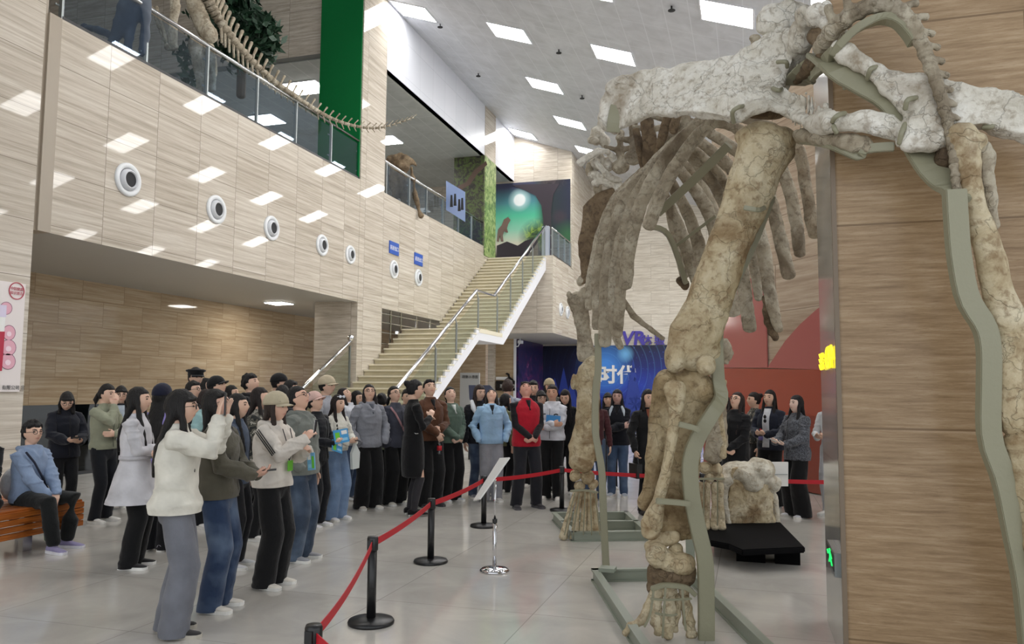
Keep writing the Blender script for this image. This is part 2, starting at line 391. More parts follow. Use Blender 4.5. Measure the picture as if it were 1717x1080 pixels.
cols = ['line beside the gallery', 'second line from the gallery', 'line above the skeleton', 'line over the pillar', 'outermost line']
for i, y in enumerate(rowY):
    for j, x in enumerate(colX):
        if j >= 1 and i >= 6: pass
        ceiling_light(x, y, f'white square ceiling panel light, {dist[i]}, {cols[j]}')
ceiling_light(-10.15, 22.3, 'bright square ceiling light right against the white bulkhead beside the green column')
ceiling_light(-10.15, 35.0, 'bright square ceiling light against the bulkhead above the forest mural')
ceiling_light(-10.15, 9.0, 'square ceiling light close to the stone wall over the bench end')
# small dark sprinklers on the ceiling
for i, (x, y, lb) in enumerate([(738, 40, 'small dark sprinkler head on the ceiling near the brightest wall light'), (937, 83, 'small dark sprinkler head between two rows of square ceiling lights'),
                                (802, 123, 'tiny sprinkler head on the ceiling over the white bulkhead'), (976, 160, 'small sprinkler head on the ceiling left of the pelvis bones'), (1126, 10, 'small sprinkler head on the ceiling above the hip bone, nearest to it')]):
    d = ray(x, y); t = (13.95-.34*10.9-EYE)/(d[2]+.34*d[0]); p = d*t+EYEV
    mb = MB().cyl(p, p-np.array([0, 0, .1]), .02, 8).lathe(p-np.array([0, 0, .12]), [(.01, -.01), (.09, 0), (.09, .012), (.01, .02)], 10)
    tag(mb.build('sprinkler_head', M_dark), lb, 'sprinkler', 'sprinkler heads on the ceiling')
# recess and gallery lamps
lp = onZ(468, 508, 4.09)
for p, lb in ((lp, 'small flat lamp in the low ceiling near the square column'), (np.array([-13.2, 7.2, 4.09]), 'added fill lamp, out of view, in the low ceiling at the bench end past the pier')):  # second lamp is out of view, added to brighten the recess
    o = empty('recess_lamp', lb, 'light', tuple(p), 'flat lamps in the low ceiling')
    MB().box(p-[.33, .33, .02], p+[.33, .33, .02]).build('frame', M_white, o); MB().box(p-[.3, .3, .03], p+[.3, .3, -.02]).build('diffuser', M_lamp3, o)
for i, (X, Y) in enumerate([(-14.2, 22.6), (-14.2, 28.5), (-17.5, 25), (-18, 31.5)]):
    lb = ['flat lamp in the grey gallery ceiling beside the green column', 'flat lamp in the grey gallery ceiling behind the blue notice', 'flat lamp deep in the gallery ceiling', 'rear flat lamp deep in the gallery ceiling by the end wall'][i]
    o = empty('gallery_lamp', lb, 'light', (X, Y, 11.7), 'flat lamps in the gallery ceiling')
    MB().box((X-.63, Y-.53, 11.69), (X+.63, Y+.53, 11.72)).build('frame', M_white, o); MB().box((X-.6, Y-.5, 11.68), (X+.6, Y+.5, 11.69)).build('diffuser', M_lamp2, o)
# green panel on the square column
tag(MB().box((-12.32, 20.30, 7.75), (-10.93, 20.36, 14.1)).build('green_panel', M_green), 'deep green fabric panel covering the front of the square column upstairs', 'wall panel')
# ---------------------------------------------------------------- murals
def mural_mat(name, fn):
    k = N(name); t = k.new('ShaderNodeTexCoord'); fn(k, t.outputs['Object']); k.b.inputs['Roughness'].default_value = .35; return k.m
def lin(k, v, comp, a, b):      # 0..1 along a world axis
    sp = k.new('ShaderNodeSeparateXYZ'); k.lk(v, sp.inputs[0]); m = k.new('ShaderNodeMapRange'); k.lk(sp.outputs[comp], m.inputs[0])
    m.inputs[1].default_value = a; m.inputs[2].default_value = b; return m.outputs[0]
def disc(k, v, c, r0, r1):
    d = k.new('ShaderNodeVectorMath', operation='DISTANCE'); k.lk(v, d.inputs[0]); d.inputs[1].default_value = c
    m = k.new('ShaderNodeMapRange'); k.lk(d.outputs['Value'], m.inputs[0]); m.inputs[1].default_value = r0; m.inputs[2].default_value = r1
    m.inputs[3].default_value = 1; m.inputs[4].default_value = 0; return m.outputs[0]
def forest(k, v):
    c = k.ramp(lin(k, v, 'X', -11.9, -8.0), [(0, srgb(60, 150, 130)), (.25, srgb(90, 205, 170)), (.45, srgb(60, 130, 90)), (.62, srgb(40, 55, 50)), (1, srgb(34, 38, 60))])
    g = k.ramp(lin(k, v, 'Z', 7.3, 11.6), [(0, srgb(52, 44, 42)), (.16, srgb(70, 70, 50)), (.3, srgb(226, 222, 200)), (.46, srgb(150, 215, 185)), (.62, srgb(90, 200, 160)), (.78, srgb(80, 140, 150)), (.95, srgb(60, 62, 86))])
    sky = k.mix(k.ramp(lin(k, v, 'X', -11.9, -8.0), [(.52, (0, 0, 0, 1)), (.66, (1, 1, 1, 1))]), g, c)
    nz = k.noise(v, 2.5, 6, .65, 1.2)
    fo = k.ramp(nz, [(.35, srgb(24, 40, 30)), (.5, srgb(60, 90, 40)), (.62, srgb(150, 175, 60)), (.75, srgb(30, 50, 40))])
    m = k.new('ShaderNodeMath', operation='MULTIPLY'); k.lk(disc(k, v, (-9.75, 36, 8.9), .35, .95), m.inputs[0]); m.inputs[1].default_value = .95
    sky = k.mix(m.outputs[0], sky, fo)
    sky = k.mix(disc(k, v, (-9.0, 36, 11.9), .2, 1.0), sky, k.ramp(nz, [(.4, srgb(50, 40, 46)), (.6, srgb(86, 74, 74))]))
    sky = k.mix(disc(k, v, (-8.6, 36, 9.8), .18, .42), sky, srgb(58, 50, 60))
    sky = k.mix(disc(k, v, (-8.2, 36, 8.9), .1, .8), sky, srgb(46, 96, 60))
    sky = k.mix(disc(k, v, (-10.6, 36, 10.75), .22, .62), sky, srgb(190, 225, 225)); sky = k.mix(disc(k, v, (-10.6, 36, 10.75), .26, .34), sky, srgb(250, 255, 255))
    k.lk(sky, k.b.inputs['Base Color'])
M_mural = mural_mat('forest_mural_print', forest)
mu = empty('forest_mural', 'large forest mural with pale moon and dinosaur at the head of the stairs', 'mural', (-10, 36, 7.3))
MB().box((-11.88, 36.02, 7.3), (-8.07, 36.07, 11.62)).build('print', M_mural, mu)
MBt = MB()                  # tree trunk, branch and rock shapes printed on it, as a thin relief
def flat(mb, pts, Y, th=.012): return mb.prism([onY(x, y, Y) for x, y in pts], (0, th, 0))
flat(MBt, [(908, 434), (912, 400), (911, 370), (908, 345), (898, 328), (880, 319), (858, 311), (880, 309), (938, 308), (928, 325), (924, 350), (924, 400), (936, 434)], 36.0)
MBt.build('tree_trunk_print', mat('mural_trunk', srgb(58, 50, 58), .4), mu)
MBr = MB(); flat(MBr, [(833, 434), (833, 412), (850, 405), (868, 412), (880, 404), (900, 398), (905, 420), (915, 434)], 35.985)
MBr.build('rock_print', mat('mural_rock', srgb(52, 46, 52), .4), mu)
MBd = MB(); flat(MBd, [(833, 404), (835, 385), (841, 378), (845, 368), (852, 364), (856, 369), (852, 376), (850, 383), (852, 390), (849, 390), (845, 388), (843, 395), (844, 405), (840, 405), (838, 395), (836, 406)], 35.98)
MBd.build('dinosaur_print', mat('mural_dino', srgb(126, 104, 92), .4), mu)
def leaves(k, v):
    n = k.noise(v, 3.2, 8, .7, 1.5); k.lk(k.ramp(n, [(.36, srgb(26, 24, 26)), (.48, srgb(58, 54, 46)), (.56, srgb(84, 104, 48)), (.66, srgb(60, 56, 52)), (.74, srgb(150, 170, 90))]), k.b.inputs['Base Color'])
def leaves2(k, v):
    n = k.noise(v, 3.5, 8, .7, 1.0); k.lk(k.ramp(n, [(.36, srgb(60, 84, 44)), (.48, srgb(110, 140, 74)), (.58, srgb(176, 190, 130)), (.7, srgb(90, 110, 70))]), k.b.inputs['Base Color'])
m2 = empty('jungle_mural', 'dark jungle branches printed round the second square column upstairs', 'mural', (-11.6, 31.55, 7.3))
MB().box((-12.3, 31.56, 7.3), (-10.9, 31.6, 11.7)).build('front_print', mural_mat('jungle_print_dark', leaves), m2)
MB().box((-10.89, 31.6, 7.3), (-10.86, 33.1, 11.7)).build('side_print', mural_mat('jungle_print_light', leaves2), m2)
br = MB(); br.prism([onY(x, y, 31.55) for x, y in [(768, 312), (782, 305), (795, 285), (815, 270), (817, 276), (800, 292), (788, 310), (770, 320)]], (0, .01, 0)); br.build('branch_print', mat('mural_branch', srgb(92, 72, 62), .5), m2)
# ---------------------------------------------------------------- round air outlets in the stone
def vent(X, Y, Z, r, label):
    o = empty('air_outlet', label, 'air vent', (X, Y, Z), 'round white air outlets in the stone wall')
    c = (X, Y, Z)
    MB().lathe(c, [(r, -.02), (r, .03), (r*.93, .05), (r*.74, .045), (r*.68, .02), (r*.66, -.02)], 32, 'x').build('outer_ring', M_vent, o, True)
    MB().lathe((X, Y+.0, Z), [(r*.66, .0), (r*.64, .04), (r*.56, .08), (r*.5, .10), (r*.47, .10), (r*.46, .05), (r*.1, .05)], 28, 'x').build('nozzle', mat('vent_nozzle', srgb(206, 208, 212), .3), o, True)
    MB().lathe((X+.052, Y, Z), [(r*.455, 0), (r*.44, .02), (.001, .02)], 24, 'x').build('dark_throat', M_dark, o)
    return o
vl = ['largest round air outlet, nearest the poster pier', 'round air outlet second from the poster pier', 'round air outlet in the middle of the long balcony front', 'round air outlet fourth from the poster pier', 'round air outlet just left of the square column', 'round air outlet under the first small blue sign, right of the column', 'round air outlet under the second small blue sign, toward the stairs']
for (Y, r), lb in zip([(11.45, .31), (13.95, .31), (15.98, .30), (18.3, .29), (19.85, .27), (22.73, .3), (24.68, .3)], vl): vent(FX, Y, 5.37, r, lb)
vent(-8, 33.78, 5.1, .3, 'round air outlet beyond the staircase, first of two'); vent(-8, 35.1, 5.08, .3, 'round air outlet beyond the staircase, the one nearer the forelimb bones')
M_blue = mat('sign_blue', srgb(40, 84, 176), .4)
for (Y, Z, lb) in [(22.7, 6.05, 'small blue sign with white characters above the air outlet by the column'), (24.65, 6.0, 'small blue sign with white characters above the air outlet nearer the stairs')]:
    o = empty('blue_sign', lb, 'sign', (FX, Y, Z), 'small blue signs on the stone wall')
    MB().box((FX, Y-.34, Z-.2), (FX+.03, Y+.34, Z+.2)).build('board', M_blue, o)
    text('前进出风口', .15, M_paper, 'lettering', o, (FX+.032, Y-.31+.62, Z-.06), (0, -1, 0), (0, 0, 1), .002) if 0 else text('前进出口', .16, M_paper, 'lettering', o, (FX+.033, Y-.32, Z-.06), (0, 1, 0), (0, 0, 1), .002)
# ---------------------------------------------------------------- glass railings
def glass_railing(name, label, X, Ys, z0, z1, side=1):
    o = empty(name, label, 'railing', (X, Ys[0], z0))
    MB().box((X-.04, Ys[0], z0), (X+.04, Ys[-1], z0+.07)).build('base_channel', M_black, o)
    MB().cyl((X, Ys[0]-.1, z1), (X, Ys[-1]+.03, z1), .042, 14).build('handrail', M_steel, o, True)
    for y in Ys: MB().box((X-.035, y-.022, z0), (X+.035, y+.022, z1)).box((X-.05, y-.09, z0+.25), (X-.03, y+.09, z0+.28)).box((X-.05, y-.09, z1-.33), (X-.03, y+.09, z1-.3)).build('post', M_post, o)
    for a, b in zip(Ys[:-1], Ys[1:]): MB().box((X-.008, a+.05, z0+.07), (X+.008, b-.05, z1-.09)).build('glass_panel', M_glass, o)
    return o
pY = lambda xs, X=-10.95: [float(onX(x, 300, X)[1]) for x in xs]
glass_railing('glass_railing', 'long glass railing with steel handrail along the upper gallery edge', -10.97, [9.9]+pY([236, 341, 427, 494, 554, 602]), 7.7, 8.86)
glass_railing('glass_railing', 'shorter glass railing on the gallery between the two square columns', -10.97, pY([648, 687, 716, 744, 770, 792, 811]), 7.62, 8.75)
glass_railing('glass_railing', 'glass railing on the balcony edge right of the stair top', -8.06, [32.45, 33.6, 34.8, 35.95], 7.3, 8.5)
# ---------------------------------------------------------------- staircase
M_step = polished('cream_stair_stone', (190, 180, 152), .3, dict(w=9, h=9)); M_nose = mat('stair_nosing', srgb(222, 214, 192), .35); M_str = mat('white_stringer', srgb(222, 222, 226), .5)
st = empty('staircase', 'wide cream stone staircase with white side climbing to the gallery', 'staircase', (-9.6, 17.2, 0))
def flight(Y0, z0, n, rise, run, X0=-10.9, X1=-8.38):
    risers, slabs = MB(), MB()
    for i in range(n):
        y = Y0+i*run; z = z0+i*rise
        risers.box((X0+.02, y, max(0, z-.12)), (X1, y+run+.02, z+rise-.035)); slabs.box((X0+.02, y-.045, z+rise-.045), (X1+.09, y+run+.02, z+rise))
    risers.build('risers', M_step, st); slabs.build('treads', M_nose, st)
flight(17.25, 0, 20, .175, .325); flight(26.1, 3.5, 22, .17, .284)
MB().box((-10.88, 23.7, 3.36), (-8.29, 26.15, 3.5)).build('landing', M_nose, st)
sb = MB(); ub = MB(); lo_ = [(17.35, 0, .04), (17.9, 0, .3), (23.7, 3.12, 3.42), (26.15, 3.12, 3.42), (26.3, 3.12, 3.5), (32.35, 6.7, 7.16)]
for (ya, za, zb), (yb, zc, zd) in zip(lo_[:-1], lo_[1:]):
    sb.prism([(-8.4, ya, za), (-8.4, yb, zc), (-8.4, yb, zd), (-8.4, ya, zb)], (.1, 0, 0)); ub.prism([(-10.88, ya, za+.01), (-10.88, yb, zc+.01), (-10.88, yb, min(zd, zc+.15)), (-10.88, ya, min(zb, za+.15))], (2.48, 0, 0))
for i in range(20): sb.box((-8.39, 17.25+i*.325, max(0, i*.175-.15)), (-8.31, 17.25+(i+1)*.325, (i+1)*.175-.05))
for i in range(22): sb.box((-8.39, 26.1+i*.284, 3.5+i*.17-.15), (-8.31, 26.1+(i+1)*.284, 3.5+(i+1)*.17-.05))
sb.build('stringer', M_str, st)
ub.build('underside', M_str, st)
sr = empty('stair_railing', 'steel handrail with green tinted glass on the open side of the staircase', 'railing', (-8.38, 17, 0))
XR = -8.36; ra = [(XR, 16.9, 1.12), (XR, 23.6, 4.72), (XR, 25.4, 4.76), (XR, 32.4, 8.62), (XR, 32.5, 8.62)]
MB().tube(ra[:2], .05, 14).tube(ra[1:3], .04, 12).tube(ra[2:], .05, 14).build('handrail', M_chrome, sr, True)
def railz(y): return float(np.interp(y, [p[1] for p in ra], [p[2] for p in ra]))
def stepz(y): return float(np.interp(y, [17.25, 23.75, 26.1, 32.35], [0.1, 3.5, 3.5, 7.24]))
pys = [17.6]+[float(onX(x, 500, XR)[1]) for x in (732, 766, 802, 834, 856, 876, 893)]+[32.3]
for y in pys:
    MB().box((XR-.02, y-.035, stepz(y)-.1), (XR+.02, y+.035, railz(y)-.22)).tube([(XR, y, railz(y)-.24), (XR, y-.12, railz(y)-.1), (XR, y-.14, railz(y)-.03)], .02, 8).build('post', M_post, sr)
for a, b in zip(pys[:-1], pys[1:]):
    MB().prism([(XR-.006, a+.06, stepz(a)+.08), (XR-.006, b-.06, stepz(b)+.0), (XR-.006, b-.06, railz(b)-.25), (XR-.006, a+.06, railz(a)-.25)], (.012, 0, 0)).build('glass_panel', M_glassg, sr)
MB().box((-8.5, 32.35, 7.25), (-8.2, 32.6, 8.6)).build('newel_post', mat('newel_grey', srgb(172, 178, 190), .3), sr)
lr = empty('stair_railing', 'lower steel handrail ending in a ball against the square column', 'railing', (-10.95, 17, 0))
MB().tube([(-10.98, 16.9, 1.12), (-10.98, 20.2, 2.93)], .05, 14).ball((-10.98, 20.16, 3.0), .1).build('handrail', M_chrome, lr, True)
MB().prism([(-10.98, 17.4, .1), (-10.98, 20.1, 1.55), (-10.98, 20.1, 2.68), (-10.98, 17.4, 1.2)], (.012, 0, 0)).build('glass_panel', M_glassg, lr)
for y in (17.35, 20.12): MB().box((-11, y-.03, (y-17.25)*.54-.05 if y > 18 else 0), (-10.95, y+.03, 1.12+(y-16.9)*.545-.1)).build('post', M_post, lr)
wr = empty('steel_guard_rail', 'plain steel guard rail with horizontal bars beside the stair landing', 'railing', (-10.95, 22, 2.6))
for x in (654.6, 671.6, 698, 721):
    y = float(onX(x, 540, -10.97)[1]); MB().box((-10.99, y-.03, stepz(y)-.1), (-10.95, y+.03, 4.04)).build('post', M_steel, wr)
for z in (2.62, 2.95, 3.3, 3.62, 3.9): MB().cyl((-10.97, 21.95, z), (-10.97, 22.4+(z-2.4)*2.7, z), .018, 8).build('rail_bar', M_steel, wr)
# ---------------------------------------------------------------- VR corner
def vrprint(k, v):
    c = k.ramp(lin(k, v, 'Z', 0, 3.9), [(0, srgb(12, 16, 60)), (.45, srgb(34, 60, 170)), (.7, srgb(20, 34, 110)), (1, srgb(8, 10, 42))])
    c = k.mix(disc(k, v, (-7.3, 41, 2.7), .3, 1.6), c, srgb(70, 140, 225)); c = k.mix(disc(k, v, (-6.2, 41, 3.4), .02, .5), c, srgb(120, 190, 240))
    w = k.new('ShaderNodeTexWave', wave_type='RINGS', rings_direction='SPHERICAL'); mp = k.new('ShaderNodeMapping'); k.lk(v, mp.inputs[0]); mp.inputs['Location'].default_value = (7.3, -41, -2.6); k.lk(mp.outputs[0], w.inputs['Vector']); w.inputs['Scale'].default_value = .9
    c = k.mix(k.ramp(w.outputs['Color'], [(.93, (0, 0, 0, 1)), (.99, (.12, .12, .12, 1))]), c, srgb(120, 190, 240))
    c = k.mix(k.ramp(k.noise(v, 9, 2), [(.66, (0, 0, 0, 1)), (.72, (.5, .5, .5, 1))]), c, srgb(90, 120, 220))
    c = k.mix(k.ramp(lin(k, v, 'X', -9.2, -7.7), [(0, (.85, .85, .85, 1)), (1, (0, 0, 0, 1))]), c, srgb(8, 10, 34))
    k.lk(c, k.b.inputs['Base Color'])
bd = empty('vr_backdrop', 'dark blue space backdrop with big pale characters under the purple letters', 'backdrop panel', (-6.5, 40.9, 0))
MB().box((-10.66, 40.9, 0), (-2.2, 41, 3.86)).build('print', mural_mat('vr_print', vrprint), bd)
text('时代', 1.0, M_paper, 'lettering', bd, tuple(onY(1003, 640, 40.88)), (1, 0, 0), (0, 0, 1), .01, bold=.03)
text('来', .9, mat('pale_blue_letter', srgb(170, 196, 230), .5), 'lettering', bd, tuple(onY(1052, 688, 40.88)), (1, 0, 0), (0, 0, 1), .01, bold=.02)
text('日', .9, mat('pale_blue_letter', srgb(170, 196, 230), .5), 'lettering', bd, tuple(onY(1075, 688, 40.88)), (1, 0, 0), (0, 0, 1), .01, bold=.02)
for i, (x, h) in enumerate([(930, 40), (945, 52), (958, 36), (1062, 60), (1090, 44)]):
    a = onY(x, 690, 40.87); MB().prism([a+[-.5, 0, 0], a+[.5, 0, 0], a+[.06, 0, h*.04], a+[0, 0, h*.045], a+[-.06, 0, h*.04]], (0, .01, 0)).build('tower_print', mat('tower_blue', srgb(40, 62, 150), .5), bd)
vs = empty('vr_sign', 'purple letters VR with smaller characters on the pale back wall', 'sign', tuple(onY(1040, 578, 40.9)))
M_pur = mat('purple_letters', srgb(72, 60, 160), .4)
text('VR', 1.0, M_pur, 'lettering', vs, tuple(onY(1042, 578, 40.95)), (1, 0, .0), (0.12, 0, 1), .06, bold=.03)
text('体', .55, M_pur, 'character', vs, tuple(onY(1076, 577, 40.95)), (1, 0, 0), (0, 0, 1), .05, bold=.01)
text('验', .55, M_pur, 'character', vs, tuple(onY(1097, 577, 40.95)), (1, 0, 0), (0, 0, 1), .05, bold=.01)
def game(k, v):
    n = k.noise(v, 1.6, 8, .7, 1.5); c = k.ramp(n, [(.36, srgb(14, 14, 40)), (.5, srgb(44, 40, 100)), (.6, srgb(110, 40, 80)), (.68, srgb(190, 120, 190)), (.75, srgb(30, 30, 80))])
    c = k.mix(k.ramp(lin(k, v, 'Z', 1.6, 3.6), [(0, (0, 0, 0, 1)), (1, (.75, .75, .75, 1))]), c, srgb(14, 16, 60)); k.lk(c, k.b.inputs['Base Color'])
tag(MB().box((-10.8, 36.2, 0), (-10.66, 40.9, 3.94)).build('game_poster', mural_mat('game_print', game)), 'tall purple and blue game poster on the side wall under the balcony', 'poster')
sc_ = empty('security_camera', 'small white security camera on a bracket over the purple poster', 'camera', tuple(onX(872, 578, -10.6)))
p = onX(872, 574, -10.4); MB().box(p-[.06, .2, .06], p+[.1, .2, .08]).build('camera_body', M_white, sc_); MB().tube([p+[-.3, 0, -.2], p+[-.1, 0, -.2], p, (p[0], p[1], 3.96)], .025, 8).build('bracket', M_white, sc_)
# notice boards under the stairs
nb = empty('notice_board', 'tall pale notice board with a title under the stairs', 'notice board', tuple(onY(788, 720, 30)*[1, 1, 0]))
q = onY(788, 640, 30); MB().box((q[0]-.42, 29.97, .3), (q[0]+.42, 30.03, 2.2)).build('panel', mat('notice_grey', srgb(188, 190, 190), .5), nb); MB().box((q[0]-.4, 29.95, 0), (q[0]+.4, 30.1, .3)).build('foot', M_post, nb)
text('疏散示意图', .14, M_black, 'lettering', nb, (q[0]-.33, 29.96, 1.98), (1, 0, 0), (0, 0, 1), .002)
ws = empty('dark_sign', 'small dark wall sign with white writing below a dinosaur silhouette', 'sign', (-11.3, 35.9, 2.1))
MB().box(onY(832, 655, 35.95), onY(863, 639, 35.9)).build('board', M_black, ws); MB().box(onY(832, 637, 35.95), onY(852, 632, 35.9)).build('white_board', M_paper, ws)
text('恐龙展厅', .2, M_paper, 'lettering', ws, tuple(onY(838, 650, 35.88)), (1, 0, 0), (0, 0, 1), .002)
dn = MB(); dn.prism([onY(x, y, 35.9) for x, y in [(846, 637), (852, 632), (851, 629), (847, 627), (850, 625), (854, 627), (855, 632), (860, 636), (864, 640), (857, 637)]], (0, .03, 0)); dn.build('dinosaur_silhouette', M_black, ws)
# ---------------------------------------------------------------- red mountain wall behind the pillar
A0, B0 = np.array([-.62, 15.3, 0]), np.array([1.05, 12.9, 0]); C0 = np.array([3.6, 9.3, 0]); wd = (B0-A0)/np.linalg.norm(B0-A0); wn = np.array([-wd[1], wd[0], 0]); wn = wn if wn[1] < 0 else -wn
def onW(x, y, off=0):
    d = ray(x, y); a = A0+wn*off; t = ((a-EYEV) @ wn)/(d @ wn); return d*t+EYEV
rw = MB(); rw.prism([A0, C0, C0-wn*.5, A0-wn*.5], (0, 0, 7.1)); o = rw.build('wall_red_side', M_red_tr); struct(o)
rm = empty('red_mountain_panel', 'glossy red mountain shape covering the wall behind the women on the right', 'wall panel', tuple((A0+B0)/2))
def rp(pts, m, nm, off): MB().prism([onW(x, y, off) for x, y in pts], wn*.02).build(nm, m, rm)
rp([(1180, 482), (1213, 475), (1270, 465), (1284, 458), (1288, 617), (1180, 617)], mat('red_pink', srgb(176, 104, 100), .12), 'upper_slope', .01)
rp([(1288, 617), (1300, 599), (1318, 572), (1342, 545), (1372, 518), (1392, 506), (1430, 500), (1430, 622)], mat('red_pink', srgb(176, 104, 100), .12), 'right_slope', .01)
rp([(1180, 617), (1430, 621), (1430, 700), (1180, 690)], mat('red_mid', srgb(166, 84, 68), .2), 'middle_band', .02)
fl = lambda x: (lambda p: p)(None)
low = [onW(1180, 690, .03), onW(1430, 700, .03)]; low2 = [np.array([p[0], p[1], .02]) for p in low]
MB().prism([low[0], low[1], low2[1], low2[0]], wn*.02).build('lower_band', mat('red_low', srgb(140, 62, 48), .3), rm)
# ---------------------------------------------------------------- big tan pillar
o = MB().box((.49, 4.83, 0), (2.0, 6.0, 9.9)).build('wall_pillar', M_pside); me = o.data; me.materials.append(M_pil); struct(o)
for p_ in me.polygons: p_.material_index = 0 if abs(p_.normal.x) > .5 else 1
struct(MB().box((.475, 4.815, 0), (.5, 4.84, 9.9)).build('trim_3', mat('pillar_edge', srgb(120, 104, 86), .4)))
ex = empty('exit_sign', 'green running man exit sign low on the side of the pillar', 'sign', (.47, 5.5, .5))
e0, e1 = onX(1391, 905, .47), onX(1404, 955, .47)
ya, yb = max(e0[1], e1[1]), min(e0[1], e1[1]); zc = .35; za, zb = onX(1391, 940, .47)[2], onX(1391, 905, .47)[2]
MB().box((.455, yb, za), (.49, ya, zb)).build('frame', M_post, ex); MB().box((.452, yb+.01, za+.03), (.458, ya-.01, zb-.015)).build('panel', M_black, ex)
gm = mat('exit_green', srgb(20, 220, 90), .5, emit=(srgb(20, 230, 90), 2.2)); yc = (ya+yb)/2; zc = (za+zb)/2+.01; hh = (zb-za)/2
g = MB(); T = lambda u, w: (.448, yc+u*(ya-yb), zc+w*hh*1.6)
def gp(*uw): g.prism([T(*q) for q in uw], (.004, 0, 0))
gp((.06, .38), (-.04, .38), (-.04, .26), (.06, .26)); gp((.07, .22), (-.1, .2), (-.12, -.05), (.03, -.05)); gp((.03, -.05), (-.05, -.02), (.1, -.4), (.16, -.38)); gp((-.12, -.05), (-.03, -.05), (-.22, -.34), (-.3, -.3)); gp((.07, .2), (.2, .1), (.2, .03), (.06, .1)); gp((-.08, .2), (-.25, .05), (-.2, -.02), (-.06, .1))
gp((.42, .05), (.28, .18), (.28, -.08)); gp((.28, .09), (.22, .09), (.22, 0), (.28, 0)); g.build('running_figure', gm, ex)
fd = empty('cinema_sign_reflection', 'yellow mirrored reflection of a 4D sign on the side of the pillar, made of glowing letters', 'sign', (.47, 5.5, 1.8))  # a sign's reflection in the polished stone, built as glowing letters
ym = mat('yellow_reflection_glow', srgb(255, 240, 60), .5, emit=(srgb(255, 235, 40), 1.0))
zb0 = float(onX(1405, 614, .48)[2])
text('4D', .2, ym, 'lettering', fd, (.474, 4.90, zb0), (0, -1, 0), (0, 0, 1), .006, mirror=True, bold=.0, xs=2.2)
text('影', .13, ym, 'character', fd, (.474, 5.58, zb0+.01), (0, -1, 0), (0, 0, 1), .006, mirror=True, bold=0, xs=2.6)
# ---------------------------------------------------------------- poster on the left pier
po = empty('wall_poster', 'white poster with a pink hand holding a red box on the stone pier', 'poster', (FX+.01, 8.6, 1.6))
XP = FX+.03; pc = [onX(45, 477, XP), onX(31, 657, XP)]; yE = float((pc[0][1]+pc[1][1])/2); zt = float(pc[0][2]); zbm = float(pc[1][2])
MB().box((FX, yE-2.2, zbm), (XP, yE, zt)).build('board', mat('poster_white', srgb(226, 218, 216), .4), po)
def pf(pts, m, nm, off): MB().prism([onX(x, y, XP+off) for x, y in pts], (.004, 0, 0)).build(nm, m, po)
pk = mat('poster_pink', srgb(222, 168, 184), .5); pkd = mat('poster_outline', srgb(120, 70, 96), .5); rdp = mat('poster_red', srgb(178, 30, 62), .5)
def blob(cx, cy, rx, ry, rot=0):
    return [(cx+rx*math.cos(a)*math.cos(rot)-ry*math.sin(a)*math.sin(rot), cy+rx*math.cos(a)*math.sin(rot)+ry*math.sin(a)*math.cos(rot)) for a in [2*math.pi*i/20 for i in range(20)]]
for (cx, cy, rx, ry) in [(10, 517, 9.5, 10), (15, 558, 10, 12), (14, 583, 12, 13), (13, 606, 12, 13)]:
    pf(blob(cx, cy, rx+.9, ry+.9), pkd, 'finger_outline', .002); pf(blob(cx, cy, rx, ry), pk, 'finger_print', .005)
    if cy > 530: pf(blob(cx+0, cy+2, rx*.4, ry*.36), mat('poster_nail', srgb(240, 214, 224), .4), 'fingernail_print', .009)
pf([(-30, 508), (11, 512), (10, 532), (-30, 530)], mat('poster_lilac', srgb(214, 206, 228), .5), 'lid_print', .010); pf([(-30, 530), (9, 532), (7, 556), (-30, 556)], M_paper, 'label_print', .010)
pf([(-30, 556), (8, 556), (3, 622), (-30, 626)], rdp, 'box_print', .010)
p = onX(28, 488, XP+.006); tor = MB()
for i in range(32):
    a, b = 2*math.pi*i/32, 2*math.pi*(i+1)/32; tor.prism([p+np.array([0, math.cos(t)*r, math.sin(t)*r]) for t, r in ((a, .135), (b, .135), (b, .122), (a, .122))], (.004, 0, 0))
tor.build('round_emblem', rdp, po)
text('中国健康', .056, rdp, 'lettering', po, tuple(p+[.004, -.112, .012]), (0, 1, 0), (0, 0, 1), .001); text('知识普及', .056, rdp, 'lettering', po, tuple(p+[.004, -.112, -.055]), (0, 1, 0), (0, 0, 1), .001)
text('有限公司 宣', .075, M_black, 'lettering', po, tuple(onX(3, 653, XP+.006)), (0, 1, 0), (0, 0, 1), .001)
# ---------------------------------------------------------------- dark glass barrier in the recess
gb = empty('glass_barrier', 'low dark green glass barrier beside the pier behind the bench', 'barrier', (-11.6, 9.7, 0))
MB().box((-11.55, 9.7, .05), (-11.52, 12.6, 1.25)).build('glass_panel', M_glassd, gb); MB().box((-11.57, 9.66, 0), (-11.5, 9.7, 1.28)).box((-11.57, 9.7, 0), (-11.5, 12.6, .06)).build('frame', M_black, gb)
# upright covered display
cd = empty('covered_display', 'tall navy blue covered display stand at the foot of the stairs', 'display stand', tuple(P(806, 700, 17.5)*[1, 1, 0]))
q = P(806, 700, 17.5); hz_ = float(P(806, 646, 17.5)[2])
r_ = CAMR[:, 0]*1.0; rg = np.array([r_[0], r_[1], 0]); rg /= np.linalg.norm(rg); fw = np.array([-rg[1], rg[0], 0])
nv = mat('navy_cover', srgb(52, 58, 80), .6, bump=(6, .4))
MB().prism([q*[1, 1, 0]+rg*a+np.array([0, 0, z]) for a, z in ((-.28, hz_), (.2, hz_), (.3, hz_-.12), (.24, .3), (-.05, .3), (-.1, hz_-.7), (-.26, hz_-.3))], fw*.35).build('cover', nv, cd)
MB().box(q*[1, 1, 0]+[-.25, -.1, 0], q*[1, 1, 0]+[.25, .3, .3]).build('base', M_black, cd)
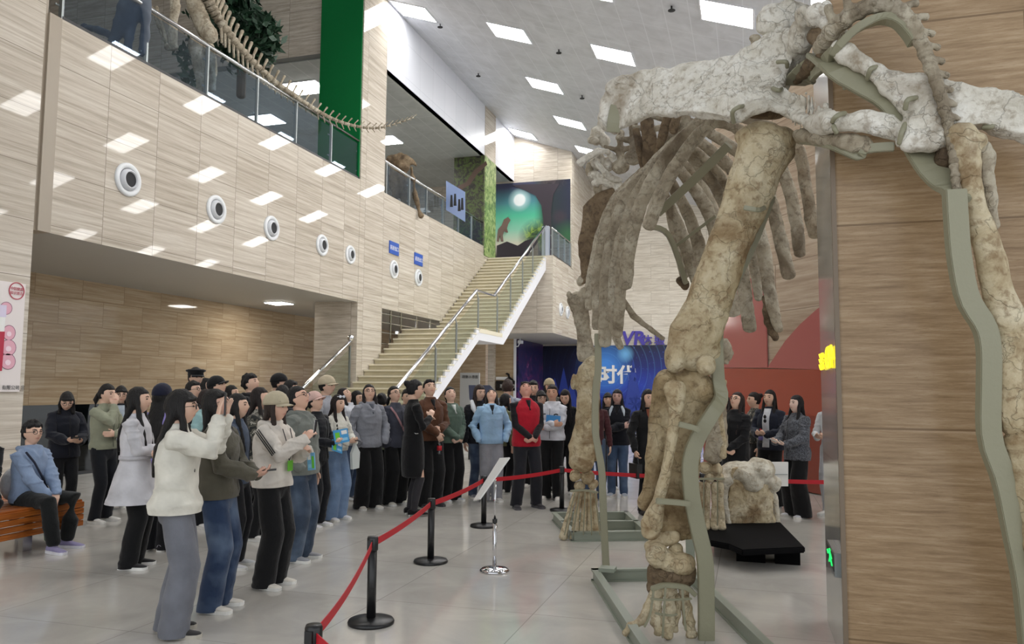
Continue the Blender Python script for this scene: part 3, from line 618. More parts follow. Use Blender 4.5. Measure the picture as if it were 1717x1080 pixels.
# ---------------------------------------------------------------- bench
wood = N('bench_wood'); v = wood.coord(scale=(30, 1.2, 30)); wood.lk(wood.ramp(wood.noise(v, 2.5, 5, .6, .4), [(.35, srgb(126, 66, 22)), (.6, srgb(176, 100, 40)), (.75, srgb(198, 126, 62))]), wood.b.inputs['Base Color']); wood.b.inputs['Roughness'].default_value = .35
bn = empty('wooden_bench', 'orange brown slatted wooden bench on steel legs against the pier', 'bench', (-7.1, 5.3, 0))
for i in range(7): MB().box((-7.56+i*.142, 4.0, .395), (-7.56+i*.142+.132, 6.52, .43)).build('seat_slat', wood.m, bn, bevel=.006)
for i in range(4): MB().box((-6.58, 4.0, .355-i*.062), (-6.55, 6.52, .355-i*.062+.054)).build('side_slat', wood.m, bn, bevel=.004)
for i in range(4): MB().box((-7.56, 6.5, .355-i*.062), (-6.58, 6.53, .355-i*.062+.054)).build('end_slat', wood.m, bn, bevel=.004)
for x in (-7.4, -6.72):
    for y in (4.2, 6.0): MB().box((x-.03, y-.05, 0), (x+.03, y+.05, .395)).build('leg', M_steel, bn)
# ================================================================ noise for shaping surfaces
def _hash(i, j, k): 
    n = (i*374761393+j*668265263+k*1274126177) & 0xffffffff; n = ((n ^ (n >> 13))*1103515245) & 0xffffffff
    return ((n ^ (n >> 16)) & 0xffff)/65535.0*2-1
def vnoise(c, s):
    p = c.astype('f8')*s+100.0; i = np.floor(p).astype(np.int64); f = p-i; u = f*f*(3-2*f); r = 0
    for a in (0, 1):
        for b in (0, 1):
            for d in (0, 1):
                w = (u[:, 0] if a else 1-u[:, 0])*(u[:, 1] if b else 1-u[:, 1])*(u[:, 2] if d else 1-u[:, 2])
                r = r+w*_hash(i[:, 0]+a, i[:, 1]+b, i[:, 2]+d)
    return r
def fbm(c, s, o=3):
    r = 0; a = 1
    for q in range(o): r = r+a*vnoise(c, s*2**q); a *= .5
    return r
# ================================================================ SAUROPOD SKELETON
def bonemat(name, lo, mid, hi, patch):
    k = N(name); v = k.coord(); n = k.noise(v, 3.5, 7, .65, .5); n2 = k.noise(v, 22, 5, .65, .3)
    c = k.ramp(n, [(.3, srgb(*lo)), (.48, srgb(*mid)), (.68, srgb(*hi))])
    c = k.mix(k.ramp(n2, [(.5, (0, 0, 0, 1)), (.66, (.6, .6, .6, 1))]), c, srgb(*patch))
    n3 = k.noise(k.coord(loc=(3, 5, 1)), 1.7, 5, .6, 1.0)
    c = k.mix(k.ramp(n3, [(.54, (0, 0, 0, 1)), (.66, (.75, .75, .75, 1))]), c, srgb(*patch))
    k.lk(c, k.b.inputs['Base Color']); k.b.inputs['Roughness'].default_value = .75; k.b.inputs['Specular IOR Level'].default_value = .3
    vo = k.new('ShaderNodeTexVoronoi', feature='DISTANCE_TO_EDGE'); dn = k.new('ShaderNodeVectorMath', operation='ADD'); nt = k.new('ShaderNodeTexNoise'); k.lk(v, nt.inputs['Vector']); nt.inputs['Scale'].default_value = 4; nt.inputs['Detail'].default_value = 6
    k.lk(v, dn.inputs[0]); k.lk(nt.outputs['Color'], dn.inputs[1]); k.lk(dn.outputs[0], vo.inputs['Vector']); vo.inputs['Scale'].default_value = 2.6
    cr = k.ramp(vo.outputs['Distance'], [(0, (.0, .0, .0, 1)), (.02, (.42, .42, .42, 1))]); ad = k.new('ShaderNodeMath', operation='MULTIPLY_ADD'); k.lk(n2, ad.inputs[0]); ad.inputs[1].default_value = .9
    k.lk(cr, ad.inputs[2]); k.bump(ad.outputs[0], .75, .02); return k.m
M_b1 = bonemat('bone_tan', (140, 116, 82), (190, 174, 142), (216, 205, 178), (118, 90, 58))
M_b2 = bonemat('bone_pale', (184, 176, 160), (220, 215, 203), (238, 235, 227), (142, 126, 104))
M_b5 = bonemat('bone_brown_gap_shade', (112, 92, 62), (160, 140, 106), (198, 182, 150), (92, 70, 44))  # tibia colour darkened to stand for the shade between the leg bones
M_b3 = bonemat('bone_grey_brown', (128, 116, 98), (166, 155, 135), (196, 188, 170), (104, 90, 72))
M_b4 = bonemat('bone_dark_brown', (80, 66, 50), (116, 98, 76), (140, 122, 98), (62, 50, 40))
sk = empty('sauropod_skeleton', 'huge mounted sauropod skeleton seen from behind on olive steel struts', 'dinosaur skeleton', (-.6, 6.6, 0))
CR = CAMR[0, 0]
def near(x, d):            # the right half of the pelvis and the tail stand clear in front of the pillar
    if x < 1330 or d > 5.6: return d
    d0 = np.interp(x, [1330, 1400, 1500, 1600, 1717, 1800], [5.1, 5.0, 4.85, 4.6, 4.45, 4.4]); cap = np.interp(x, [1330, 1385, 1400, 1500, 1600, 1717, 1800], [5.1, 4.5, 4.36, 4.18, 4.06, 3.93, 3.85])
    return float(cap+np.clip((d-d0)*.5, -.2, .05))
def W(q): return P(q[0], q[1], near(q[0], q[2]))
def chain(mb, pts, ratio=.75, seg=14):
    mb.tube([W(q) for q in pts], [q[3]*near(q[0], q[2])/F_PX for q in pts], seg, ref=VIEW, flat=ratio); return mb
def lump(mb, x, y, d, rx, ry=None, rd=None, rot=0):
    ry = ry or rx; rd = rd or (rx+ry)/2; d = near(x, d); s = d/F_PX; X_, Y_ = CAMR[:, 0], CAMR[:, 1]; ca, sa = math.cos(rot), math.sin(rot)
    M = np.array([X_*ca-Y_*sa, X_*sa+Y_*ca, -VIEW]).T
    mb.ball(P(x, y, d), (rx*s, ry*s, rd*s), 14, 10, M); return mb
def slab(mb, pts, th):
    a = [W(q)-VIEW*th/2 for q in pts]; b = [p+VIEW*th for p in a]; n = len(pts)
    ca, cb = sum(a)/n, sum(b)/n
    me_v = a+b; f = [tuple(range(n)), tuple(range(n, 2*n))[::-1]]+[(i, (i+1) % n, (i+1) % n+n, i+n) for i in range(n)]
    bm = bmesh.new(); vs = [bm.verts.new(v) for v in me_v]
    for q in f: bm.faces.new([vs[i] for i in q])
    bmesh.ops.triangulate(bm, faces=[fc for fc in bm.faces if len(fc.verts) > 4]); bm.verts.index_update()
    mb.add([v.co[:] for v in bm.verts], [tuple(v.index for v in fc.verts) for fc in bm.faces]); bm.free(); return mb
def bone(name, mb, m, vox=.014, amp=.008, sc=9, sm=2, parent=None, label=None, ridge=0):
    me = remesh(mb, vox, sm)
    displace(me, lambda c: amp*fbm(c, sc, 3)+(ridge*np.abs(vnoise(c, 14)) if ridge else 0))
    o = link(name, me, m, parent or sk, True)
    if label: o['label'] = label
    return o
# --- left hind limb
b = chain(MB(), [(1286, 244, 5.15, 50), (1268, 290, 5.15, 43), (1243, 360, 5.15, 37), (1212, 440, 5.15, 37), (1186, 510, 5.15, 38), (1165, 562, 5.15, 44), (1158, 592, 5.15, 40)], .62)
lump(b, 1260, 230, 5.15, 28, 21); lump(b, 1310, 236, 5.15, 27, 25); lump(b, 1133, 602, 5.12, 21, 27); lump(b, 1190, 590, 5.2, 20, 30)
bone('femur', b, M_b1, .012, .011, 7)
b = lump(MB(), 1184, 613, 5.0, 17, 19, 14); bone('kneecap', b, M_b1, .01, .005, 12)
b = chain(MB(), [(1150, 652, 5.2, 44), (1152, 690, 5.2, 38), (1146, 750, 5.2, 32), (1142, 810, 5.2, 33), (1140, 850, 5.2, 38), (1142, 878, 5.2, 40)], .6)
lump(b, 1172, 655, 5.18, 30, 24); lump(b, 1118, 645, 5.18, 22, 26); chain(b, [(1112, 655, 5.2, 22), (1103, 720, 5.2, 17), (1094, 790, 5.2, 15), (1084, 850, 5.2, 12)], .6)
bone('tibia', b, M_b5, .012, .016, 7, ridge=.008)
b = chain(MB(), [(1131, 652, 5.0, 19), (1134, 682, 5.0, 14), (1128, 730, 5.0, 9.5), (1117, 790, 5.0, 9), (1104, 840, 5.03, 11), (1092, 880, 5.05, 19), (1090, 893, 5.05, 16)], .8); bone('fibula', b, M_b1, .009, .004, 10)
b = chain(MB(), [(1092, 920, 5.15, 14), (1112, 905, 5.15, 13), (1132, 900, 5.1, 11)]); bone('ankle_bone', b, M_b1, .01, .006, 14)
b = lump(MB(), 1102, 930, 5.1, 20, 22); lump(b, 1122, 940, 5.1, 18); lump(b, 1145, 945, 5.08, 22, 18); lump(b, 1134, 920, 5.15, 12, 10); bone('ankle_bone', b, M_b1, .01, .008, 12)
b = chain(MB(), [(1098, 962, 5.15, 20), (1126, 966, 5.12, 24), (1152, 965, 5.12, 20)], .8); lump(b, 1098, 985, 5.15, 12, 14); bone('ankle_bone', b, M_b4, .01, .014, 14, ridge=.008)
for (pts) in ([(1096, 990, 5.12, 8), (1086, 1018, 5.1, 9), (1076, 1040, 5.05, 10), (1058, 1052, 5.0, 10), (1048, 1062, 5.0, 6)],
              [(1104, 992, 5.1, 12), (1100, 1020, 5.08, 12), (1102, 1045, 5.05, 13), (1105, 1060, 5.02, 10)],
              [(1124, 992, 5.08, 13), (1122, 1020, 5.05, 13), (1120, 1045, 5.02, 14), (1120, 1066, 5.0, 9)],
              [(1147, 990, 5.1, 10), (1151, 1020, 5.1, 11), (1155, 1045, 5.08, 12), (1160, 1064, 5.05, 11)],
              [(1138, 1000, 5.12, 8), (1134, 1030, 5.1, 9), (1130, 1055, 5.05, 9)]):
    b = MB()
    for i in range(len(pts)-1):
        a_, c_ = np.array(pts[i], float), np.array(pts[i+1], float); chain(b, [tuple(a_+(c_-a_)*t*[1, 1, 1, 1])[:3]+((a_[3]+(c_[3]-a_[3])*t)*(1.0 if t in (.02, .98) else .78),) for t in (.02, .3, .7, .98)], .9, 10)
    bone('toe_bone', b, M_b1, .0085, .005, 16, 1)
# --- pelvis
b = slab(MB(), [(1006, 190, 6.0), (1010, 162, 6.0), (1036, 134, 5.9), (1100, 120, 5.7), (1170, 107, 5.5), (1235, 95, 5.3), (1262, 78, 5.2), (1300, 50, 5.2), (1335, 62, 5.15), (1326, 110, 5.1), (1302, 150, 5.1),
                (1352, 162, 5.0), (1392, 188, 5.0), (1392, 212, 5.0), (1350, 217, 5.0), (1325, 196, 5.0), (1284, 176, 5.05), (1248, 190, 5.1), (1225, 204, 5.1), (1160, 190, 5.3), (1090, 194, 5.6), (1050, 208, 5.8), (1034, 222, 5.9), (1016, 214, 6.0)], .13)
lump(b, 1022, 195, 5.95, 18, 24); chain(b, [(1028, 150, 5.9, 14), (1100, 132, 5.7, 11), (1180, 118, 5.5, 10), (1250, 100, 5.3, 12)], .9)
chain(b, [(1232, 200, 5.0, 9), (1255, 184, 4.97, 10), (1290, 175, 4.95, 10), (1325, 190, 4.95, 11), (1360, 208, 4.95, 13), (1398, 204, 4.95, 15)], 1)
bone('ilium', b, M_b2, .014, .022, 5, 3, ridge=.01)
b = lump(MB(), 1284, 190, 5.3, 40, 12, 10); bone('hip_socket_bone', b, M_b4, .012, .006, 12)
b = lump(MB(), 1306, 38, 5.2, 38, 30, 24, .4); lump(b, 1328, 18, 5.2, 28, 16, 20); lump(b, 1352, 28, 5.1, 20, 22); lump(b, 1345, 60, 5.15, 22, 30); lump(b, 1370, 30, 5.05, 16, 18); lump(b, 1385, 15, 5.0, 10, 12); lump(b, 1392, 40, 5.0, 14, 9); chain(b, [(1340, 80, 5.2, 18), (1325, 120, 5.2, 14), (1312, 150, 5.2, 10)])
bone('sacrum', b, M_b2, .012, .02, 7, 2, ridge=.012)
b = lump(MB(), 1266, 64, 5.2, 10, 6); chain(b, [(1266, 66, 5.2, 6), (1267, 80, 5.2, 7)]); bone('neural_spine', b, M_b3, .009, .004, 12)
b = chain(MB(), [(1372, 60, 5.1, 20), (1385, 90, 5.1, 17), (1360, 110, 5.15, 14), (1338, 135, 5.15, 12)]); bone('sacral_rib', b, M_b4, .012, .014, 10)
b = chain(MB(), [(1388, 203, 4.95, 15), (1420, 204, 4.92, 16), (1455, 203, 4.9, 20), (1490, 212, 4.88, 22), (1505, 220, 4.86, 17)], .8); bone('pubis', b, M_b2, .011, .012, 9, ridge=.008)
b = chain(MB(), [(1345, 228, 5.1, 14), (1380, 232, 5.05, 15), (1420, 238, 5.0, 16), (1450, 245, 4.98, 15), (1462, 250, 4.95, 8)], .8); bone('ischium', b, M_b3, .011, .012, 9, ridge=.01)
b = slab(MB(), [(1480, 128, 4.95), (1540, 132, 4.85), (1600, 141, 4.75), (1660, 151, 4.7), (1720, 172, 4.65), (1790, 205, 4.6), (1790, 262, 4.6), (1710, 232, 4.65), (1640, 214, 4.65), (1600, 216, 4.62), (1572, 238, 4.6), (1520, 240, 4.7), (1512, 222, 4.75), (1528, 196, 4.8), (1520, 165, 4.85)], .12)
chain(b, [(1402, 80, 5.05, 10), (1420, 92, 5.02, 14), (1455, 112, 4.98, 17), (1490, 142, 4.9, 19), (1520, 165, 4.85, 20), (1545, 190, 4.78, 22), (1550, 222, 4.7, 20)], .8); chain(b, [(1520, 238, 4.68, 13), (1560, 236, 4.6, 18), (1600, 224, 4.55, 17)], .9)
bone('ilium', b, M_b2, .013, .02, 6, 3, ridge=.01)
b = lump(MB(), 1584, 262, 4.6, 17, 22); lump(b, 1596, 290, 4.6, 12, 20); bone('hip_socket_bone', b, M_b4, .011, .008, 12)
# --- right hind limb, runs out of the frame
b = chain(MB(), [(1612, 226, 4.45, 26), (1618, 250, 4.45, 26), (1624, 300, 4.42, 20), (1638, 350, 4.4, 19), (1652, 400, 4.36, 24), (1670, 470, 4.32, 27), (1688, 535, 4.3, 28), (1692, 552, 4.3, 26)], .75)
lump(b, 1640, 236, 4.45, 16, 14); bone('femur', b, M_b1, .012, .009, 8)
b = chain(MB(), [(1646, 246, 4.5, 15), (1654, 262, 4.5, 13), (1656, 300, 4.48, 11), (1662, 340, 4.46, 10), (1668, 378, 4.45, 8)]); bone('trochanter', b, M_b3, .01, .009, 12, ridge=.006)
b = chain(MB(), [(1695, 572, 4.3, 26), (1692, 600, 4.3, 24), (1690, 650, 4.28, 25), (1698, 700, 4.25, 26), (1702, 716, 4.25, 22)], .8); bone('tibia', b, M_b1, .012, .01, 9)
b = chain(MB(), [(1712, 742, 4.25, 30), (1722, 800, 4.22, 28), (1738, 870, 4.2, 26), (1752, 940, 4.2, 34)], .8); bone('fibula', b, M_b1, .013, .012, 9)
b = chain(MB(), [(1760, 980, 4.2, 36), (1765, 1060, 4.2, 30), (1768, 1130, 4.2, 36)], .9); bone('ankle_bone', b, M_b1, .014, .012, 9)
# --- tail, arching over and hanging
tp = [(1378, 80, 5.0), (1395, 52, 4.95), (1418, 32, 4.92), (1448, 14, 4.88), (1480, 6, 4.85), (1508, 14, 4.78), (1532, 44, 4.7), (1552, 92, 4.62), (1572, 145, 4.55), (1588, 200, 4.48), (1597, 250, 4.42), (1602, 300, 4.36), (1604, 322, 4.34)]
TP = [W(q) for q in tp]; seg_ = [0]
for i in range(1, len(TP)): seg_.append(seg_[-1]+np.linalg.norm(TP[i]-TP[i-1]))
def tpos(s): return np.array([np.interp(s, seg_, [p[k] for p in TP]) for k in range(3)])
s = 0.0; r0 = .06; L = seg_[-1]
while s < L-.03:
    f = s/L; r = .058*(1-f)+.024*f; ln = .085*(1-f)+.062*f; a_, c_ = tpos(s), tpos(min(L, s+ln)); t = (c_-a_)/np.linalg.norm(c_-a_)
    out = np.cross(t, VIEW); out = out*(1 if (out @ (tpos(s)-W((1480, 180, 4.8)))) > 0 else -1); out /= np.linalg.norm(out)
    b = MB().tube([a_+t*.008, a_+t*ln*.25, a_+t*ln*.7, a_+t*(ln-.01)], [r, r*.8, r*.78, r], 10, ref=VIEW)
    if f < .8:
        mid = a_+t*ln*.5; h = r*1.1*(1-f*.6)
        b.tube([mid+out*r*.5, mid+out*(r+h*.6)+t*.01, mid+out*(r+h)+t*.025], [r*.55, r*.42, r*.5], 8)
        if f < .5: b.tube([mid-VIEW*r*.5, mid-VIEW*(r+h*.5)], [r*.4, r*.25], 8)
    bone('tail_vertebra', b, M_b3, .0095, .003, 22, 1); s += ln+.008
# --- backbone running away to the neck
dv = [(1320, 75, 5.5), (1270, 130, 5.9), (1225, 165, 6.3), (1185, 185, 6.7), (1150, 200, 7.0), (1118, 215, 7.3), (1090, 232, 7.6), (1062, 250, 7.8), (1040, 265, 8.0)]
for i, q in enumerate(dv[1:]):
    b = lump(MB(), q[0], q[1]+14, q[2], 15, 13); p = W(q); u = np.array([0, 0, 1.0])
    b.tube([p, p+u*.12, p+u*.26], [.05, .03, .045], 8); b.tube([p+u*.08, p+u*.12+CAMR[:, 0]*.16], [.035, .025], 8); b.tube([p+u*.08, p+u*.12-CAMR[:, 0]*.16], [.035, .025], 8)
    bone('back_vertebra', b, M_b3, .014, .01, 14, 1)
for (pts) in ([(1066, 218, 7.3, 7), (1072, 245, 7.3, 8), (1082, 292, 7.4, 7)], [(1085, 205, 7.2, 12), (1090, 240, 7.2, 13), (1088, 275, 7.3, 12), (1084, 298, 7.3, 6)], [(1120, 195, 7.0, 8), (1112, 225, 7.0, 9), (1102, 262, 7.1, 6)], [(1135, 195, 6.9, 8), (1128, 220, 6.9, 8)]):
    bone('neural_spine', chain(MB(), pts, .5), M_b4, .011, .006, 14, 1)
b = lump(MB(), 1001, 228, 8.2, 12, 16); lump(b, 1014, 236, 8.2, 9, 12); lump(b, 994, 236, 8.1, 10, 8); chain(b, [(1010, 205, 8.2, 7), (1006, 225, 8.2, 8)]); bone('neck_vertebra', b, M_b2, .012, .012, 16, 1)
b = chain(MB(), [(973, 273, 8.0, 7), (985, 264, 8.0, 6), (1002, 254, 7.95, 6), (1018, 254, 7.95, 5), (1030, 266, 8.0, 7), (1037, 275, 8.0, 7)]); bone('neck_vertebra', b, M_b2, .011, .006, 16, 1)
b = lump(MB(), 1003, 270, 8.15, 13, 16); lump(b, 1020, 275, 8.15, 11, 13); chain(b, [(998, 268, 8.05, 5), (1012, 288, 8.05, 6), (1028, 300, 8.05, 6), (1040, 303, 8.05, 5)]); bone('neck_vertebra', b, M_b2, .011, .01, 16, 1)
b = lump(MB(), 996, 294, 8.15, 12, 9); lump(b, 1000, 307, 8.1, 9, 6); chain(b, [(1008, 300, 8.1, 8), (1024, 308, 8.1, 9), (1042, 315, 8.1, 8)]); lump(b, 1035, 318, 8.1, 8, 10); bone('neck_vertebra', b, M_b2, .011, .012, 16, 1)
b = lump(MB(), 1003, 318, 8.2, 8, 12); lump(b, 988, 285, 8.2, 7, 14); bone('neck_vertebra', b, M_b3, .011, .008, 16, 1)
# --- left ribs
LR = [[(1222, 190, 5.9, 9), (1172, 225, 6.0, 11), (1135, 275, 6.05, 12), (1108, 325, 6.1, 12), (1088, 378, 6.15, 12)],
      [(1205, 190, 6.2, 8), (1150, 225, 6.3, 10), (1105, 285, 6.4, 12), (1072, 350, 6.5, 12), (1055, 420, 6.55, 12), (1049, 478, 6.6, 12)],
      [(1190, 195, 6.5, 8), (1130, 245, 6.6, 9), (1080, 305, 6.8, 10), (1052, 370, 6.9, 11), (1044, 440, 7.0, 10), (1036, 560, 7.0, 9)],
      [(1175, 198, 6.8, 7), (1110, 258, 7.0, 8), (1058, 318, 7.1, 10), (1030, 385, 7.2, 11), (1016, 470, 7.3, 11), (1015, 575, 7.3, 11)],
      [(1160, 205, 7.1, 7), (1095, 272, 7.3, 8), (1040, 330, 7.4, 8), (1012, 400, 7.5, 9), (1000, 470, 7.6, 8), (1001, 548, 7.6, 8)],
      [(1140, 220, 7.4, 6), (1080, 285, 7.6, 8), (1028, 338, 7.7, 8), (1003, 405, 7.8, 8), (990, 470, 7.9, 8), (988, 515, 7.9, 8)],
      [(1170, 215, 6.7, 6), (1100, 290, 6.9, 8), (1062, 345, 7.0, 9), (1038, 410, 7.1, 10), (1030, 480, 7.15, 10), (1029, 545, 7.2, 9), (1040, 582, 7.2, 6)]]
def smoothpts(pts, n=14):
    a = np.array(pts, float); t = np.linspace(0, len(a)-1, n); out = []
    for u in t:
        i = min(int(u), len(a)-2); f = u-i; p0, p1, p2, p3 = a[max(i-1, 0)], a[i], a[i+1], a[min(i+2, len(a)-1)]
        out.append(tuple(.5*((2*p1)+(-p0+p2)*f+(2*p0-5*p1+4*p2-p3)*f*f+(-p0+3*p1-3*p2+p3)*f**3)))
    return out
for pts in LR: bone('rib', chain(MB(), smoothpts(pts), .5, 12), M_b3, .010, .006, 9, 1, ridge=.004)
RR = [[(1085, 270, 7.9, 7), (1112, 325, 8.1, 9), (1140, 385, 8.2, 11), (1158, 440, 8.2, 11), (1180, 500, 8.2, 10)], [(1098, 262, 7.8, 7), (1130, 315, 8.0, 10), (1160, 375, 8.0, 11), (1182, 450, 8.0, 11), (1195, 520, 8.0, 11)],
      [(1112, 250, 7.6, 7), (1150, 298, 7.8, 10), (1188, 355, 7.9, 12), (1212, 440, 7.9, 13), (1230, 522, 7.8, 14)], [(1130, 238, 7.4, 7), (1168, 272, 7.5, 10), (1212, 335, 7.6, 11), (1240, 430, 7.6, 12), (1257, 550, 7.5, 12)],
      [(1150, 225, 7.1, 7), (1190, 250, 7.3, 10), (1250, 315, 7.4, 11), (1280, 420, 7.4, 12), (1292, 500, 7.3, 11), (1306, 552, 7.3, 8)], [(1170, 215, 6.9, 7), (1205, 232, 7.0, 10), (1275, 290, 7.1, 11), (1302, 375, 7.1, 12), (1322, 460, 7.0, 12)],
      [(1190, 205, 6.6, 7), (1235, 215, 6.7, 10), (1305, 275, 6.8, 11), (1330, 345, 6.8, 12), (1341, 425, 6.7, 10)], [(1215, 195, 6.3, 7), (1270, 205, 6.4, 10), (1335, 245, 6.5, 11), (1352, 320, 6.5, 11), (1366, 392, 6.4, 12)],
      [(1092, 285, 8.2, 6), (1120, 340, 8.4, 9), (1134, 400, 8.4, 9), (1148, 460, 8.4, 9)], [(1120, 252, 7.7, 6), (1172, 300, 7.9, 9), (1205, 380, 7.9, 9), (1222, 450, 7.9, 9)], [(1140, 232, 7.3, 6), (1195, 278, 7.5, 8), (1240, 350, 7.5, 9), (1262, 430, 7.5, 9), (1272, 500, 7.5, 8)]]
for pts in RR: bone('rib', chain(MB(), smoothpts(pts), .5, 12), M_b3, .011, .006, 9, 1, ridge=.004)
bone('rib', chain(MB(), [(1286, 500, 7.35, 9), (1288, 540, 7.35, 8), (1300, 566, 7.3, 7)], .6, 10), M_b4, .012, .012, 16, 1)
bone('breast_bone', chain(MB(), [(1042, 498, 7.8, 5), (1062, 530, 7.9, 6), (1085, 548, 7.95, 5), (1112, 568, 8.0, 4)], .6, 10), M_b3, .01, .004, 14, 1)
bone('rib', chain(MB(), [(1140, 470, 8.3, 8), (1150, 478, 8.3, 9)], .8, 10), M_b4, .012, .008, 14, 1)
# --- forelimbs
b = slab(MB(), [(978, 345, 8.2), (998, 325, 8.15), (1026, 315, 8.1), (1034, 322, 8.1), (1018, 352, 8.1), (1008, 400, 8.1), (1000, 440, 8.1), (986, 474, 8.15), (973, 478, 8.2), (974, 440, 8.2), (968, 408, 8.2), (976, 378, 8.2)], .08)
bone('shoulder_blade', b, M_b4, .012, .008, 10, 2, label='dark brown shoulder blade')
b = chain(MB(), [(967, 502, 8.25, 17), (975, 530, 8.25, 13), (980, 565, 8.25, 12), (984, 598, 8.25, 15)]); lump(b, 954, 494, 8.2, 5, 7); lump(b, 982, 490, 8.25, 10, 8); lump(b, 975, 470, 8.2, 7, 9); bone('humerus', b, M_b3, .011, .012, 14, 1, ridge=.006)
b = chain(MB(), [(992, 604, 8.2, 11), (985, 625, 8.2, 17), (984, 670, 8.2, 19), (982, 710, 8.2, 18), (976, 750, 8.2, 23), (976, 775, 8.2, 22)], .7); lump(b, 962, 640, 8.2, 5, 14); bone('ulna', b, M_b1, .011, .012, 11, 2)
b = chain(MB(), [(1000, 600, 8.3, 8), (998, 660, 8.3, 8), (996, 720, 8.3, 9), (994, 765, 8.3, 12)]); bone('radius', b, M_b1, .011, .006, 11, 1)
for x, y, r in ((965, 798, 10), (985, 800, 12), (972, 815, 9), (995, 812, 9)): bone('wrist_bone', lump(MB(), x, y, 8.25, r), M_b1, .01, .008, 16, 1)
for x0, x1, y1 in ((966, 944, 900), (973, 962, 903), (981, 977, 906), (989, 990, 904), (995, 1001, 898)):
    bone('metacarpal', chain(MB(), [(x0, 825, 8.3, 6), (x0*.6+x1*.4, 850, 8.3, 5), (x0*.25+x1*.75, 880, 8.3, 6), (x1, y1, 8.25, 7.5)], .9, 10), M_b1, .009, .005, 18, 1)
bone('shoulder_joint', chain(MB(), [(1214, 575, 7.8, 9), (1220, 592, 7.8, 11), (1216, 605, 7.8, 8)]), M_b3, .011, .012, 16, 1)
b = chain(MB(), [(1202, 610, 7.8, 12), (1200, 650, 7.8, 14), (1204, 700, 7.8, 15), (1202, 745, 7.8, 19), (1196, 765, 7.8, 17)], .7); bone('ulna', b, M_b3, .012, .01, 11, 2)
bone('radius', chain(MB(), [(1214, 640, 7.8, 5), (1206, 690, 7.75, 5), (1212, 735, 7.75, 6), (1212, 765, 7.75, 7)]), M_b1, .01, .005, 11, 1)
for x, y, r in ((1182, 785, 11), (1200, 786, 12), (1190, 800, 9), (1206, 800, 8)): bone('wrist_bone', lump(MB(), x, y, 7.85, r), M_b1, .01, .008, 16, 1)
for x0, x1 in ((1175, 1174), (1186, 1184), (1198, 1198), (1208, 1210)):
    bone('metacarpal', chain(MB(), [(x0, 812, 7.85, 6), (x0, 840, 7.85, 5), (x1, 870, 7.85, 6), (x1, 884, 7.8, 7.5)], .9, 10), M_b1, .01, .005, 18, 1)
# --- steel armature
def strip(name, pts, w, th=.03, m=M_strut, th_ratio=None):
    mb = MB(); Q = [W(q) for q in smoothpts(pts, max(4, len(pts)*3))]; rs = []
    for i, p in enumerate(Q):
        t = Q[min(i+1, len(Q)-1)]-Q[max(i-1, 0)]; t /= np.linalg.norm(t); a = np.cross(t, VIEW); a /= np.linalg.norm(a); n = np.cross(a, t)
        h = w/2 if np.isscalar(w) else np.interp(i/(len(Q)-1), np.linspace(0, 1, len(w)), w)/2
        rs.append([p+a*h+n*th/2, p-a*h+n*th/2, p-a*h-n*th/2, p+a*h-n*th/2])
    return mb.rings(rs).build(name, m, sk, bevel=.004)
strip('support_strut', [(1296, 330, 5.35), (1268, 400, 5.35), (1235, 470, 5.35), (1212, 520, 5.3), (1203, 560, 5.2), (1204, 634, 5.1), (1209, 667, 5.05), (1192, 697, 5.0), (1170, 734, 5.0), (1158, 770, 5.0), (1157, 800, 5.0), (1161, 841, 5.0), (1172, 893, 5.0), (1182, 940, 5.0), (1184, 1010, 5.0), (1184, 1078, 5.0)], [.03, .06, .085, .1, .1, .1], .05)
strip('support_strut', [(1600, 318, 4.2), (1603, 370, 4.2), (1608, 430, 4.2), (1622, 500, 4.2), (1650, 548, 4.2), (1658, 590, 4.2), (1658, 646, 4.2), (1659, 733, 4.2), (1683, 805, 4.2), (1701, 892, 4.2), (1719, 985, 4.2), (1735, 1150, 4.2)], .105, .05)
strip('support_strut', [(1002, 560, 7.4), (1003, 619, 7.3), (999, 650, 7.25), (998, 719, 7.1), (1003, 753, 7.05), (1009, 790, 7.0), (1011, 841, 6.95), (1015, 930, 6.9), (1018, 975, 6.85)], .062, .04)
strip('pelvis_beam', [(1330, 140, 5.25), (1355, 122, 5.2), (1385, 92, 5.2)], .16, .03); strip('pelvis_beam', [(1372, 95, 5.25), (1410, 118, 5.2), (1450, 140, 5.15), (1490, 165, 5.05), (1522, 205, 4.95), (1535, 240, 4.85), (1560, 280, 4.65), (1592, 312, 4.45), (1604, 330, 4.3)], .15, .03)
strip('tail_support', [(1385, 102, 5.02), (1410, 72, 4.98), (1440, 46, 4.92), (1475, 32, 4.86), (1502, 36, 4.8), (1522, 56, 4.74), (1532, 72, 4.7)], .045, .07)
strip('pelvis_beam', [(1345, 238, 5.1), (1400, 246, 5.05), (1440, 262, 5.0), (1452, 250, 4.95), (1500, 246, 4.9)], .05, .03)
strip('rib_support', [(1222, 243, 6.4), (1165, 300, 6.8), (1104, 357, 7.4)], .075, .04); strip('rib_support', [(1092, 380, 7.4), (1122, 396, 7.8), (1150, 475, 8.2)], .05, .04); strip('rib_support', [(1130, 415, 8.0), (1200, 362, 7.7)], .03, .03)
strip('support_bracket', [(1138, 711, 4.9), (1165, 718, 4.9), (1172, 724, 4.9)], .035, .03); strip('support_bracket', [(1100, 840, 4.9), (1130, 842, 4.9), (1158, 845, 4.9)], .035, .03); strip('support_bracket', [(1247, 348, 4.95), (1272, 352, 4.95), (1282, 348, 5.1)], .03, .02)
strip('foot_band', [(1092, 988, 5.0), (1110, 982, 4.98), (1130, 982, 4.97), (1152, 986, 4.98), (1166, 998, 5.0)], .03, .03)
